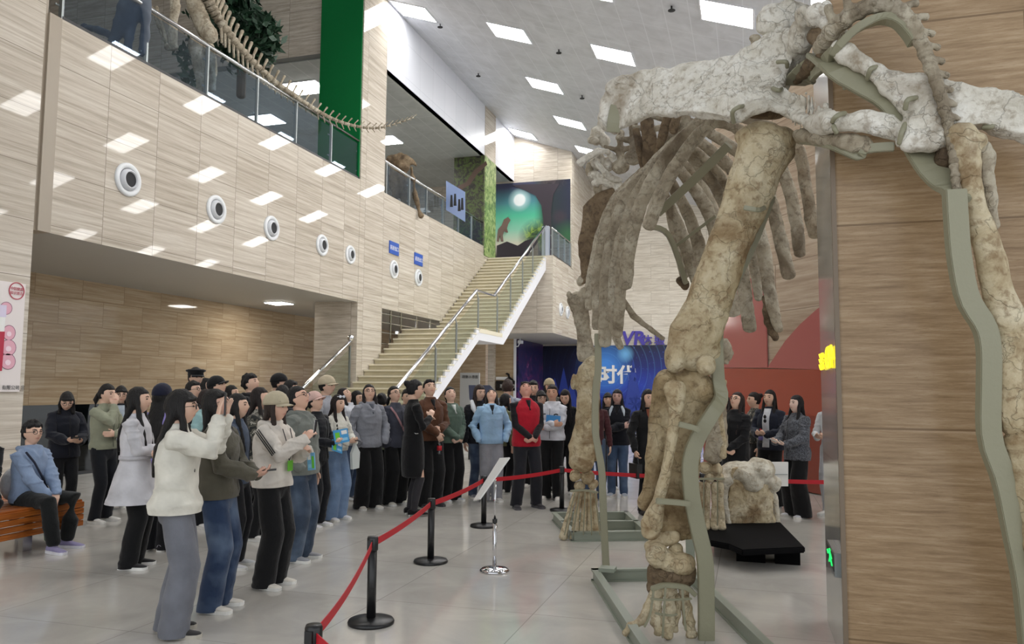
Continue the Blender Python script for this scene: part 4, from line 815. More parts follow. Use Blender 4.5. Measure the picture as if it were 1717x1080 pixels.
for pts in ([(1096, 990, 4.98), (1090, 1030, 4.96), (1080, 1052, 4.95)], [(1116, 985, 4.95), (1113, 1030, 4.93), (1111, 1070, 4.93)], [(1144, 987, 4.97), (1147, 1030, 4.95), (1150, 1058, 4.95)], [(1098, 1028, 4.95), (1122, 1032, 4.94), (1136, 1030, 4.95)], [(1090, 1004, 4.97), (1120, 1006, 4.94), (1160, 1004, 4.97)]): strip('foot_rod', pts, .014, .014)
strip('foot_band', [(956, 824, 8.15), (978, 822, 8.12), (1003, 826, 8.15)], .022, .02)
for x0, x1 in ((964, 946), (972, 961), (981, 978), (990, 992), (998, 1006)): strip('foot_rod', [(x0, 826, 8.12), ((x0+x1)/2, 862, 8.12), (x1, 898, 8.12)], .012, .012)
for x0 in (1180, 1203): strip('foot_rod', [(x0, 802, 7.7), (x0, 882, 7.7)], .012, .012)
strip('foot_band', [(1170, 803, 7.7), (1215, 803, 7.7)], .02, .02)
strip('ilium_clamp', [(1035, 178, 5.85), (1030, 200, 5.83), (1028, 222, 5.85)], .10, .02)
def hoop(pts): bone_ = MB().tube([W(q) for q in smoothpts(pts, 10)], .014, 8); bone_.build('steel_clamp', M_strut, sk, True)
hoop([(1230, 205, 4.98), (1228, 188, 4.9), (1238, 180, 4.88), (1246, 178, 4.95)]); hoop([(1402, 222, 4.8), (1396, 205, 4.75), (1404, 194, 4.75), (1416, 190, 4.85)]); hoop([(1304, 104, 5.0), (1318, 104, 4.95), (1320, 112, 5.0)]); hoop([(1296, 148, 5.0), (1306, 152, 4.95), (1312, 148, 5.05)])
hoop([(1518, 182, 4.7), (1522, 168, 4.65), (1536, 164, 4.7)]); hoop([(1455, 132, 4.95), (1460, 116, 4.85), (1474, 112, 4.95)]); hoop([(1650, 214, 4.6), (1664, 212, 4.55), (1666, 200, 4.6)]); hoop([(1508, 240, 4.7), (1512, 222, 4.66), (1518, 208, 4.7)]); hoop([(1362, 240, 5.0), (1366, 226, 4.9), (1374, 214, 4.95)])
bt = MB()
for x, y in ((1338, 110), (1326, 124), (1350, 124), (1395, 112), (1425, 134), (1430, 142), (1416, 148), (1458, 150)): lump(bt, x, y, 5.12, 3.2)
bt.build('bolt_heads', M_strut, sk, True)
def beam(a, b_, w=.06, h=.1):
    a, b_ = np.array(a, float), np.array(b_, float); t = b_-a; L_ = np.linalg.norm(t); t /= L_; s_ = np.array([-t[1], t[0], 0]); c = (a+b_)/2+[0, 0, h/2]
    mb = MB().obox(c, t, s_, (0, 0, 1), L_/2, w*.12, h/2); mb.obox(c+[0, 0, h/2-.006], t, s_, (0, 0, 1), L_/2+w/2, w/2, .007); mb.obox(c-[0, 0, h/2-.007], t, s_, (0, 0, 1), L_/2+w/2, w/2, .007); mb.obox(c, t, s_, (0, 0, 1), L_/2, w*.3, h/2-.01)
    mb.build('base_frame_beam', M_bframe, sk)
Z = lambda x, y: onZ(x, y, 0)
beam(Z(998, 975), Z(1112, 1156)); beam(Z(998, 975), Z(1158, 972)); beam(Z(1158, 975), Z(1336, 1156)); beam(Z(1112, 1156), Z(1336, 1156))
beam(Z(930, 874), Z(962, 908)); beam(Z(930, 873), Z(1050, 872)); beam(Z(962, 908), Z(1085, 906)); beam(Z(1050, 872), Z(1085, 906)); beam(Z(944, 889), Z(1066, 888))
p = Z(1158, 972); MB().box(p-[.035, .035, 0], p+[.035, .035, 1.2]).build('support_post', M_bframe, sk)
p = Z(1018, 978); MB().box(p-[.06, .06, -.1], p+[.07, .06, .13]).build('foot_plate', M_bframe, sk)
# ================================================================ fossil block on its plinth
pz = .2; pl = empty('black_plinth', 'low black felt covered plinth on short legs under the fossil block', 'plinth', tuple(onZ(1265, 915, 0)))
tp_ = [onZ(x, y, pz) for x, y in ((1178, 884), (1205, 872), (1300, 866), (1350, 917), (1244, 922), (1222, 912), (1190, 906))]
MB().prism([q+[0, 0, -.055] for q in tp_], (0, 0, .055)).build('top', M_matte, pl, bevel=.01)
for x, y, r_ in ((1259, 945, .13), (1320, 949, .11), (1215, 915, .1)): p = onZ(x, y-6, 0); MB().box(p-[r_, .1, 0], p+[r_, .12, .146]).build('leg', M_matte, pl)
fb = empty('fossil_block', 'pale fossil vertebra block with rough brown base on a black plinth', 'fossil', tuple(onZ(1258, 895, pz)))
D = 8.35; b = MB(); b.rings([[P(x+dx, y, D+dd) for dx, dd in ((0, -.16), (w, -.12), (w, .18), (0, .2))] for x, y, w in ((1220, 888, 79), (1222, 850, 74), (1226, 800, 66), (1228, 785, 62))])
bone('brown_block', b, M_b1, .013, .014, 10, 2, fb, 'rough brown rock block', .01)
b = lump(MB(), 1244, 793, D, 34, 20, 34); lump(b, 1274, 787, D-.02, 24, 18, 30); lump(b, 1270, 776, D, 13, 8, 12); lump(b, 1222, 806, D-.1, 13, 11); lump(b, 1263, 812, D-.15, 18, 12, 8); lump(b, 1296, 812, D-.08, 13, 15, 12); lump(b, 1225, 800, D-.05, 15, 14, 12); lump(b, 1280, 800, D-.08, 16, 14)
chain(b, [(1217, 805, D-.12, 9), (1214, 830, D-.14, 6), (1219, 860, D-.16, 6), (1224, 893, D-.17, 5)]); chain(b, [(1298, 830, D-.05, 5), (1303, 860, D-.05, 4), (1303, 885, D-.05, 5)])
bone('pale_bone', b, bonemat('bone_white', (160, 150, 130), (206, 200, 184), (226, 222, 210), (150, 130, 100)), .011, .016, 8, 5, fb, 'pale vertebra bone', .006)
# small label stand behind it
ls = empty('label_stand', 'white label card on a thin metal stand behind the fossil block', 'label stand', tuple(onZ(1301, 893, 0)))
q = onZ(1301, 893, 0); dq = float((q-EYEV) @ VIEW); c = P(1299, 795, dq-.05)
MB().obox(c, CAMR[:, 0], CAMR[:, 1], VIEW, 22*dq/F_PX, 20*dq/F_PX, .012).build('card', M_paper, ls); MB().obox(c-VIEW*.02-CAMR[:, 1]*.0+CAMR[:, 1]*.06*0, CAMR[:, 0], CAMR[:, 1], VIEW, 20*dq/F_PX, .4*dq/F_PX, .012).build('card_rail', M_post, ls)
MB().cyl(q, (q[0], q[1], c[2]), .014, 12).build('pole', M_chrome, ls, True); MB().lathe(q, [(.13, 0), (.13, .015), (.02, .03)], 20).build('base', M_chrome, ls, True)
# tilted information stand inside the belt
q = onZ(829, 958, 0); s_ = empty('information_stand', 'tilted white information board on a chrome pole behind the red belt', 'information stand', tuple(q)); dq = float((q-EYEV) @ VIEW)
MB().lathe(q, [(.13, 0), (.13, .012), (.11, .028), (.03, .04), (.001, .04)], 28).build('base', M_chrome, s_, True)
top = P(829, 806, dq); MB().cyl(q, (q[0], q[1], top[2]*.55), .017, 14).cyl((q[0], q[1], top[2]*.55), (q[0], q[1], top[2]), .011, 12).build('pole', M_chrome, s_, True)
MB().cyl((q[0], q[1], top[2]*.53), (q[0], q[1], top[2]*.57), .022, 14).build('clamp_collar', M_black, s_)
cs = [P(795, 841, dq+.16), P(806, 838, dq-.16), P(856, 768, dq-.16), P(840, 769, dq+.16)]; nn = np.cross(cs[1]-cs[0], cs[3]-cs[0]); nn /= np.linalg.norm(nn)
MB().prism(cs, nn*.014).build('board', M_paper, s_, bevel=.003)
# ================================================================ belt barrier
def stanchion(px, py, label, d=None):
    q = onZ(px, py, 0) if d is None else P(px, 651, d)*[1, 1, 0]; o = empty('belt_post', label, 'barrier post', tuple(q), 'short black belt barrier posts')
    MB().lathe(q, [(.155, 0), (.158, .012), (.15, .026), (.06, .034), (.03, .04), (.001, .04)], 40).build('base', M_black, o, True)
    MB().lathe(q, [(.031, .03), (.031, .5), (.001, .5)], 24).build('pole', M_black, o, True)
    MB().lathe(q, [(.036, .485), (.038, .49), (.038, .565), (.033, .578), (.001, .578)], 24).build('belt_head', M_black, o, True)
    MB().box(q+[-.018, -.045, .5], q+[.018, .045, .56]).build('belt_slot', M_black, o); return q
posts = [stanchion(537, 0, 'nearest short black belt post, only its top in view', 3.45), stanchion(622, 1045, 'black belt post with wide round base, closest whole one to the camera'), stanchion(722, 943, 'black belt post second along, before the woman in black heels'),
         stanchion(811, 883, 'black belt post just behind the tilted information board'), stanchion(942, 857, 'black belt post beside the left forefoot of the skeleton'), stanchion(1176, 0, 'black belt post hidden between the hind leg and the forefoot', 9.6), stanchion(1462, 0, 'black belt post behind the big pillar', 9.2), P(700, 651, 2.7)*[1, 1, 0]]
def belt(a, b_, label, sag=.02):
    mb = MB(); rs = []; a, b_ = np.array(a), np.array(b_); t = (b_-a)/np.linalg.norm(b_-a); n = np.array([-t[1], t[0], 0])*.002
    for i in range(13):
        u = i/12; p = a*(1-u)+b_*u+[0, 0, .53-sag*4*u*(1-u)]; tw = 0; rs.append([p+n+[0, 0, .024], p+n-[0, 0, .024], p-n-[0, 0, .024], p-n+[0, 0, .024]])
    tag(mb.rings(rs).build('barrier_belt', M_red), label, 'barrier belt', 'red barrier belts')
for i, lb in enumerate(['red belt rising from the nearest post to the closest whole post', 'red belt between the closest whole post and the second post', 'red belt from the second post to the one behind the information board', 'red belt in front of the man in the red vest', 'red belt crossing behind the left forefoot and the hind leg', 'red belt behind the fossil block in front of the women']):
    belt(posts[i], posts[i+1], lb, .02 if i != 0 else .05)
belt(posts[0], posts[7], 'short piece of red belt leaving the nearest post at the frame edge')
# ================================================================ upstairs: skeletons and tree behind the glass
g1 = empty('gallery_skeleton', 'long tailed dinosaur skeleton behind the gallery glass, tail passing the green column', 'dinosaur skeleton', tuple(P(330, 150, 17)))
def gb_(name, pts, m=M_b3, r=.6): return bone(name, chain(MB(), smoothpts(pts, 10), r, 8), m, .03, .012, 7, 1, g1)
gb_('thigh_bone', [(318, -40, 17.2, 14), (325, 0, 17.2, 15), (340, 40, 17.2, 15), (352, 62, 17.2, 16)]); gb_('thigh_bone', [(290, -30, 16.6, 9), (294, 10, 16.6, 9), (290, 40, 16.6, 8), (290, 75, 16.6, 9)])
gb_('shin_bone', [(328, 72, 17, 14), (332, 100, 17, 12), (336, 135, 17, 8), (334, 160, 17, 8)]); gb_('shin_bone', [(350, 80, 17, 10), (356, 110, 17, 9), (354, 150, 17, 8)])
gb_('forearm_bone', [(262, 12, 16.6, 4.5), (272, 45, 16.6, 4), (280, 72, 16.6, 4)]); gb_('foot_bone', [(280, 78, 16.6, 7), (290, 80, 16.6, 6), (297, 78, 16.6, 4)]); gb_('forearm_bone', [(255, 12, 16.7, 3), (266, 45, 16.7, 3), (277, 72, 16.7, 3)])
gt = [(335, -30, 17.0), (352, 8, 17.3), (372, 40, 17.6), (400, 78, 18.2), (432, 112, 18.9), (470, 145, 19.7), (510, 172, 20.5), (550, 196, 21.2), (590, 210, 21.7), (630, 215, 22), (665, 207, 22.1), (694, 197, 22.2)]
GT = [W(q) for q in smoothpts([q+(0,) for q in gt], 44)]
for i in range(len(GT)-1):
    f = i/(len(GT)-1); r = .13*(1-f)**1.2+.02; t = GT[i+1]-GT[i]; b = MB().tube([GT[i]+t*.08, GT[i]+t*.5, GT[i]+t*.88], [r, r*.75, r], 8, round_end=False); u = np.array([.12, -.05, 1.0]); u /= np.linalg.norm(u); m_ = GT[i]+t*.5
    hs = .5*(1-f)**1.1+.05; tt = t/np.linalg.norm(t); b.tube([m_, m_+u*hs*.5+tt*.05, m_+u*hs+tt*.12], [r*.45, r*.3, r*.42], 6)
    if i > 6: b.tube([m_, m_-u*hs*.8+tt*.1], [r*.35, r*.25], 6)
    b.build('tail_vertebra', M_b3, g1, True)
gs = empty('grey_dinosaur_model', 'dark grey dinosaur body model standing at the left end of the gallery glass', 'dinosaur model', tuple(P(215, 70, 15)))
b = chain(MB(), [(236, -30, 15, 20), (232, 0, 15, 22), (215, 20, 15, 22), (200, 50, 15, 12), (188, 72, 15, 8)], .8); chain(b, [(225, 20, 15, 12), (217, 50, 15, 8), (214, 85, 15, 7)]); chain(b, [(240, -10, 15, 16), (244, 40, 15, 9), (240, 90, 15, 8)]); chain(b, [(190, 60, 15.2, 8), (165, 50, 15.5, 6), (140, 45, 16, 5)])
bone('body', b, mat('dino_grey', srgb(72, 80, 92), .6), .035, .03, 4, 2, gs)
g2 = empty('gallery_skeleton', 'small upright skeleton with skull frill behind the second gallery railing', 'dinosaur skeleton', tuple(P(680, 340, 27)))
b = chain(MB(), [(655, 272, 27, 9), (672, 264, 27, 9), (690, 270, 27, 7), (698, 278, 27, 3)], .6); lump(b, 676, 280, 27, 12, 10); bone('skull', b, M_b4, .05, .05, 4, 1, g2)
b = chain(MB(), [(672, 285, 27, 9), (676, 310, 27, 10), (680, 340, 27, 8), (690, 360, 27, 5)]); chain(b, [(690, 280, 27, 3), (696, 330, 27, 4), (706, 362, 27, 4)]); chain(b, [(660, 285, 27, 8), (662, 330, 27, 6)]); bone('body_bones', b, M_b4, .05, .05, 4, 1, g2)
nb2 = empty('blue_notice', 'tall blue information panel with dark figures leaning at the gallery railing', 'notice board', tuple(P(765, 350, 30)))
MB().prism([P(748, 303, 29.5), P(780, 322, 30.5), P(780, 372, 30.5), P(748, 352, 29.5)], VIEW*.08).build('panel', mat('notice_blue', srgb(92, 112, 152), .3), nb2)
fm = MB()
for x, y in ((757, 333), (763, 331), (770, 340), (775, 338)): fm.prism([P(x-1.5, y-6, 29.6), P(x+1.5, y-6, 29.6), P(x+2.5, y+14, 29.6), P(x-2.5, y+14, 29.6)], VIEW*.02)
fm.build('figure_print', M_dark, nb2)
# tree
tr = empty('potted_tree', 'leafy dark green artificial tree behind the gallery skeleton', 'tree', tuple(P(410, 150, 20)))
MB().tube([P(404, 160, 20.5), P(406, 90, 20.5), P(400, -40, 20.5)], .12, 8).build('trunk', mat('bark', srgb(80, 66, 50), .8), tr)
rnd = random.Random(3); lf = MB(); centers = []
for i in range(110):
    x = rnd.uniform(345, 452); y = rnd.uniform(-60, 105)
    if y > 60 and x < 380: continue
    if x > 430 and y < 30: continue
    centers.append((x, y, rnd.uniform(19.6, 21)))
centers += [(445, 50, 20), (455, 62, 20), (440, 85, 20), (452, 75, 20), (425, 105, 20), (432, 95, 20), (310, 95, 20.4), (320, 130, 20.4), (325, 80, 20.3), (330, 20, 20.4)]
for c in centers:
    base = P(*c)
    for j in range(30):
        p = base+np.array([rnd.gauss(0, .13) for _ in range(3)]); a = np.array([rnd.gauss(0, 1) for _ in range(3)]); a /= np.linalg.norm(a); s_ = np.cross(a, [rnd.gauss(0, 1) for _ in range(3)]); s_ /= np.linalg.norm(s_); L_ = rnd.uniform(.10, .2)
        o_ = len(lf.v); lf.v += [tuple(p-a*L_), tuple(p+s_*L_*.4), tuple(p+a*L_), tuple(p-s_*L_*.4)]; lf.f += [(o_, o_+1, o_+2, o_+3)]
lo = lf.build('foliage', mat('tree_leaf', srgb(34, 62, 42), .5), tr); lo['kind'] = 'stuff'
# ================================================================ PEOPLE
def skinmat():
    k = N('skin'); at = k.new('ShaderNodeVertexColor'); at.layer_name = 'Col'; k.lk(at.outputs[0], k.b.inputs['Base Color'])
    k.b.inputs['Roughness'].default_value = .5; k.b.inputs['Subsurface Weight'].default_value = .05; k.b.inputs['Subsurface Radius'].default_value = (.02, .008, .004); return k.m
M_skin = skinmat()
def hairmat(rgb):
    key = f'hair{rgb}'
    if key in _mats: return _mats[key]
    k = N('hair'); v = k.coord(scale=(60, 60, 3)); n = k.noise(v, 2.5, 3, .6); c = srgb(*rgb); k.lk(k.ramp(n, [(.35, tuple(x*.6 for x in c[:3])+(1,)), (.65, tuple(x*1.4 for x in c[:3])+(1,))]), k.b.inputs['Base Color'])
    k.b.inputs['Roughness'].default_value = .5; k.b.inputs['Specular IOR Level'].default_value = .35; k.bump(n, .9, .012); _mats[key] = k.m; return k.m
M_eye = mat('eye_dark', srgb(34, 24, 20), .2); M_brow = mat('eyebrow', srgb(40, 32, 28), .8); M_lens = mat('glasses_frame', srgb(30, 30, 34), .3)
def rot(axis, a):
    return np.array(Matrix.Rotation(a, 3, axis))
def ik(S, T, a, b, pole):
    S, T = np.array(S, float), np.array(T, float); d = T-S; L = np.linalg.norm(d); L = min(L, (a+b)*.995); u = d/np.linalg.norm(d); T = S+u*L
    x = (a*a-b*b+L*L)/(2*L); h = math.sqrt(max(a*a-x*x, 0)); p = np.array(pole, float); p = p-u*(p@u); p /= np.linalg.norm(p)+1e-9
    return S+u*x+p*h, T
HEAD_R = np.array([.078, .100, .120])
def head_rings(mb, M, c):
    seg, rows = 40, 34; rs = []
    for i in range(rows+1):
        th = math.pi*i/rows; z = -math.cos(th); s = math.sin(th); ring = []
        for j in range(seg):
            ph = 2*math.pi*j/seg; x, y = s*math.cos(ph), s*math.sin(ph); X, Y, Z = x*HEAD_R[0], y*HEAD_R[1], z*HEAD_R[2]
            if z < 0:
                t = -z; X *= 1-.30*t**1.3
                if y < 0: Y *= 1-.55*t
                else: Y *= 1-.10*t*t
            if y > .2:
                Y += .020*math.exp(-(X/.012)**2)*math.exp(-((Z+.022)/.014)**2)+.010*math.exp(-(X/.009)**2)*math.exp(-((Z-.0)/.022)**2)
                Y -= .009*(math.exp(-((abs(X)-.031)/.014)**2)*math.exp(-((Z-.008)/.011)**2))
                Y += .006*math.exp(-(X/.022)**2)*math.exp(-((Z+.058)/.009)**2)+.007*math.exp(-(X/.02)**2)*math.exp(-((Z+.098)/.014)**2)
                Y += .004*math.exp(-((Z-.03)/.01)**2)*math.exp(-(X/.05)**2)
            ring.append(M @ np.array([X, Y, Z])+c)
        rs.append(ring)
    mb.rings(rs)
    for sx in (-1, 1): mb.ball(M @ np.array([sx*.076, -.008, -.005])+c, (.009, .018, .028), 8, 6, M)
def hand(mb, Wp, d, n, side, curl=.45, sc=1.0):
    d = d/np.linalg.norm(d); n = n-d*(n@d); n /= np.linalg.norm(n)+1e-9; l = np.cross(n, d)*side
    mb.rings([[Wp+d*t*sc+l*w*math.cos(q)*sc+n*h*math.sin(q)*sc for q in [2*math.pi*k/12 for k in range(12)]] for t, w, h in ((-.01, .024, .018), (.02, .032, .017), (.06, .040, .015), (.088, .038, .013))])
    for o, L in ((-.030, .062), (-.010, .075), (.010, .080), (.030, .070)):
        p = Wp+(d*.082+l*o)*sc; a = curl*(.7+.2*random.random()); dd = d*math.cos(a*.6)+n*math.sin(a*.6); pts = [p]
        for k in range(3):
            dd = dd*math.cos(a*.7)+np.cross(np.cross(dd, n), dd)*math.sin(a*.7) if np.linalg.norm(np.cross(dd, n)) > .1 else dd; dd /= np.linalg.norm(dd); pts.append(pts[-1]+dd*L*sc*(.44, .32, .24)[k])
        mb.tube(pts, [.0098*sc, .0094*sc, .0088*sc, .0078*sc], 8)
    p = Wp+(d*.02+l*.026)*sc; q = p+(d*.030+l*.028+n*.014)*sc; r = q+(d*.034+l*.006+n*.010)*sc; mb.tube([p, q, r], [.013*sc, .0115*sc, .0095*sc], 8)
POSE = {   # wrist targets (x outward from each side's own shoulder line, y forward, z), finger direction, palm normal, curl
 'down': [((.25, .02, .80), (0, .15, -1), (-1, 0, 0), .35)]*2,
 'pockets': [((.20, .10, .90), (-.2, .3, -1), (-1, 0, 0), .3)]*2,
 'clasp': [((.035, .20, .93), (-.8, .1, -.35), (0, -1, 0), .7)]*2,
 'behind': [((.08, -.2, .9), (-.5, 0, -.6), (0, 1, 0), .4)]*2,
 'crossed': [((-.10, .20, 1.10), (-1, -.1, .1), (0, -1, 0), .4), ((-.09, .23, 1.05), (-1, -.1, .1), (0, -1, 0), .4)],
 'photo': [((.07, .26, 1.47), (-.10, .12, 1), (-.35, 1, 0), .18), ((.06, .30, 1.46), (-.08, .15, 1), (-.35, 1, 0), .18)],
 'phone': [((.05, .33, 1.27), (-.5, .25, .55), (-1, .1, .2), .6), ((.08, .30, 1.16), (-.6, .3, .4), (-1, .1, .2), .6)],
 'phonelow': [((.08, .30, 1.02), (-.4, .7, .1), (-.5, 0, 1), .6), ((.09, .27, 1.00), (-.6, .5, .1), (-.5, 0, 1), .6)],
 'hold': [((.07, .26, 1.04), (-.7, .5, .1), (-.6, 0, 1), .6)]*2,
 'chin': [((.04, .20, 1.20), (-.4, .4, .7), (-1, .2, 0), .5), ((.05, .19, 1.14), (-.5, .4, .5), (-1, .2, 0), .5)],
 'mouth': [((.01, .135, 1.40), (-.25, .1, 1), (-.5, -1, 0), .3), ((-.04, .2, 1.06), (-1, -.1, .1), (0, -1, 0), .4)],
 'fold': [((-.05, .21, 1.10), (-1, 0, 0), (0, -1, 0), .4), ((-.03, .235, 1.04), (-1, 0, .1), (0, -1, 0), .4)],
 'sit': [((.06, .30, .93), (-.6, .4, -.5), (0, -.4, -1), .4), ((.04, .33, .92), (-.6, .4, -.5), (0, -.4, -1), .4)],
 'onepocket': [((.20, .10, .90), (-.2, .3, -1), (-1, 0, 0), .3), ((.24, .03, .82), (0, .15, -1), (-1, 0, 0), .35)],
 'bottle': [((.03, .24, .97), (-.4, .3, -.9), (-.5, -1, 0), .7), ((.05, .21, 1.02), (-.8, .2, -.3), (0, -1, 0), .6)],
 'bag': [((.24, .10, .86), (-.1, .2, -1), (-1, 0, 0), .8), ((.10, .16, 1.44), (-.5, -.2, .8), (-.5, -1, 0), .3)],
}
def person(label, px, top, foot, face, gaze=8, look=0, hair='long', hc=(20, 17, 17), hat=None, glasses=False, outer=None, hem=.80, loose=1.0, flare=0, inner=None, openf=False,
           vest=None, collar=0, hood=False, bottom=(22, 22, 25), bkind='plain', legw=1.0, bare=False, shoes=(225, 222, 216), arms='down', height=None, X=None, sleeve=1.0, kind='plain', near_=False, sit=False, heel=False, wide=1.0, stance=1.0, skin=(222, 182, 158), hands=True, group=None, step=0.0, blush=0, fringe=False):
    d_foot = EYE*F_PX/(foot-(651+.007*(px-858)))
    base = P(px, 651, d_foot); base = np.array([base[0], base[1], 0])
    if X is not None: base = np.array([X[0], X[1], 0.0])
    dd = float((np.array([base[0], base[1], EYE])-EYEV) @ VIEW)
    if height is None:
        height = EYE+(651+.007*(px-858)-top)*dd/F_PX+.0
        if sit: height = height+.42
        height = min(1.84, max(1.48, height))
    S = height/1.66
    los = math.atan2(base[1], base[0]); toward = los+math.pi      # angle that points to the camera
    ang = toward+math.radians(face); yaw = ang-math.pi/2           # body forward = +Y
    root = empty('person', label, 'person', tuple(base), group)
    Rz = rot('Z', yaw)
    def Wd(p): return (Rz @ (np.array(p, float)*S))+base
    class TM:        # work in local coords, send the vertices to the world at the end
        pass
    def fin(me, name, m, smooth=True, parent=root):
        c = coords(me).astype('f8'); setco(me, (c*S) @ Rz.T+base); return link(name, me, m, parent, smooth)
    dz = -.40 if sit else 0; hy = 0
    hipz = .88+dz
    # head frame
    Hr = rot('Z', -math.radians(look)) @ rot('X', math.radians(gaze)); nb = np.array([0, -.005+.0, 1.40+dz]); hc_ = nb+Hr @ np.array([0, .012, .028])+Hr @ np.array([0, .012, .115])
    vox = (.0075 if near_ else .0105)/1.0
    body = MB(); head_rings(body, Hr, hc_)
    body.tube([np.array([0, -.02, 1.34+dz]), nb+[0, -.004, .0], nb*.35+hc_*.65+Hr @ np.array([0, -.03, -.02])], [.062, .053, .05], 14)
    # torso core
    body.rings([[(a*math.cos(q), b*math.sin(q)+y, z+dz) for q in [2*math.pi*k/16 for k in range(16)]] for z, a, b, y in ((.80, .12, .08, 0), (.90, .145, .095, 0), (1.03, .12, .085, 0), (1.2, .14, .095, 0), (1.32, .13, .085, -.01), (1.37, .07, .055, -.01))])
    # legs
    legs = []
    for sx in (-1, 1):
        hp = np.array([sx*.085, 0, hipz])
        if sit: an = np.array([sx*.13*stance, .43+(.05 if sx > 0 else -.05), .075]); kn, an = ik(hp, an, .42, .42, (sx*.2, 1, .6))
        else: an = np.array([sx*.095*stance, .0+sx*step, .075]); kn, an = ik(hp, an, .42, .40, (0, 1, 0))
        legs.append((hp, kn, an)); body.tube([hp, hp*.5+kn*.5, kn, kn*.5+an*.5+[0, -.012, 0], an], [.085, .068, .05, .05, .034], 12)
    # arms
    ws = .152 if hair != 'short' else .170; ps = POSE[arms]; wr = []
    for i, sx in enumerate((1, -1)):
        (tx, ty, tz), fd, pn, cu = ps[i]; sh = np.array([sx*ws*wide, -.01, 1.335+dz]); tg = np.array([sx*tx, ty, tz+dz])
        pole = (sx*.9, -.5, -1) if arms not in ('photo', 'mouth') else (sx*.7, .3, -1)
        el, w = ik(sh, tg, .27, .245, pole); fdv = np.array([sx*fd[0], fd[1], fd[2]], float); pnv = np.array([sx*pn[0], pn[1], pn[2]], float)
        wr.append((sh, el, w, fdv/np.linalg.norm(fdv), pnv, sx)); body.tube([sh, sh*.5+el*.5, el, el*.5+w*.5, w], [.044, .038, .034, .031, .022], 10)
        if hands and not (arms in ('pockets',) or (arms == 'onepocket' and i == 0)): hand(body, w, fdv, pnv, -sx, cu)
    me = remesh(body, vox, 1, .35); c = coords(me).astype('f8'); lc = (c-hc_) @ Hr
    sk_ = np.array(srgb(*skin)[:3]); cols = np.tile(sk_, (len(c), 1)); lip = np.exp(-(lc[:, 0]/.020)**2-((lc[:, 2]+.058)/.0075)**2)*(lc[:, 1] > .06); ck = np.exp(-((np.abs(lc[:, 0])-.04)/.02)**2-((lc[:, 2]+.035)/.025)**2)*(lc[:, 1] > .03)
    cols = cols*(1-lip[:, None]*.8)+np.array(srgb(176, 88, 84)[:3])*lip[:, None]*.8; bl = ck[:, None]*(.12+blush); cols = cols*(1-bl)+np.array(srgb(212, 140, 122)[:3])*bl
    vcol(me, cols); fin(me, 'body', M_skin)
    # face details
    def hp_(x, y, z): return hc_+Hr @ np.array([x, y, z])
    for sx in (-1, 1):
        e = MB().ball(hp_(sx*.032, .0845, .007), (.0145, .008, .0062), 10, 6, Hr); fin(e.mesh(), 'eye', M_eye)
    bw = MB()
    for sx in (-1, 1): bw.tube([hp_(sx*.015, .0965, .027), hp_(sx*.033, .0925, .032), hp_(sx*.050, .082, .028)], [.0035, .0042, .003], 6)
    fin(bw.mesh(), 'eyebrows', M_brow)
    if glasses:
        g = MB()
        for sx in (-1, 1):
            ring = [hp_(sx*.032+.023*math.cos(a), .103, .003+.019*math.sin(a)) for a in [2*math.pi*k/16 for k in range(17)]]; g.tube(ring, .0028, 5, round_end=False); g.tube([hp_(sx*.055, .096, .006), hp_(sx*.076, .06, .008), hp_(sx*.079, -.01, .004)], .002, 5)
        g.tube([hp_(-.009, .1, .006), hp_(.009, .1, .006)], .002, 5); fin(g.mesh(), 'glasses', M_lens)
    # hair
    hm = hairmat(hc); h = MB(); seg, rows = 28, 20; rs = []
    puff = 1.15 if hair in ('curly',) else 1.11
    for i in range(rows+1):
        th = math.pi*i/rows; z = -math.cos(th); s_ = math.sin(th); ring = []
        for j in range(seg):
            ph = 2*math.pi*j/seg; x, y = s_*math.cos(ph), s_*math.sin(ph); k_ = puff
            line = .45 if hair in ('short', 'bun', 'pony') or not fringe else .30
            if not fringe and hair in ('long', 'bob', 'pony') and abs(x) < .07 and y > 0: k_ -= .025
            if y > .30 and z < line: k_ = .78
            elif y > -.05 and z < -.02 and hair in ('short', 'bun', 'pony', 'curly') : k_ = .8
            elif z < -.5 and hair in ('short', 'bun', 'pony', 'curly'): k_ = .72
            elif z < -.75: k_ = .6
            X_, Y_, Z_ = x*HEAD_R[0]*k_, y*HEAD_R[1]*k_-.004, z*HEAD_R[2]*(k_ if z > 0 else k_)+.004
            if z < 0 and y < 0: Y_ *= 1-.35*(-z)
            ring.append(hp_(X_, Y_, Z_))
        rs.append(ring)
    h.rings(rs)
    if hair in ('long', 'bob'):
        n_ = nb-np.array([0, .0, 0]); crown = hp_(0, -.07, .03); L_ = .42 if hair == 'long' else .13; sideL = .36 if hair == 'long' else .14
        def fr(p, w, t): return [(p[0]+w*math.cos(q), p[1]+t*math.sin(q), p[2]) for q in [2*math.pi*k/14 for k in range(14)]]
        bx = crown[0]*.6; z0 = hc_[2]
        h.rings([fr((bx, crown[1]+.02, z0+.02), .078, .045), fr((bx, crown[1]+.02, z0-.06), .084, .045), fr((bx*.6, -.085, z0-.17), .088, .036), fr((0, -.125, z0-.28), .10, .028), fr((0, -.14, z0-.06-L_*.75), .095, .022), fr((0, -.145, z0-.06-L_), .06, .012)][: 6 if hair == 'long' else 3])
        for sx in (-1, 1):
            a0 = hp_(sx*.066, .02, .045); a1 = hp_(sx*.079, .012, -.05); h.tube([a0, a1, np.array([a1[0]+sx*.004, a1[1]*.6+.03, a1[2]-.10]), np.array([sx*.095, .085, a1[2]-.10-sideL*.45]), np.array([sx*.090, .118, a1[2]-.10-sideL*.8])][: 5 if hair == 'long' else 3], [.022, .024, .026, .026, .012][: 5 if hair == 'long' else 3], 8)
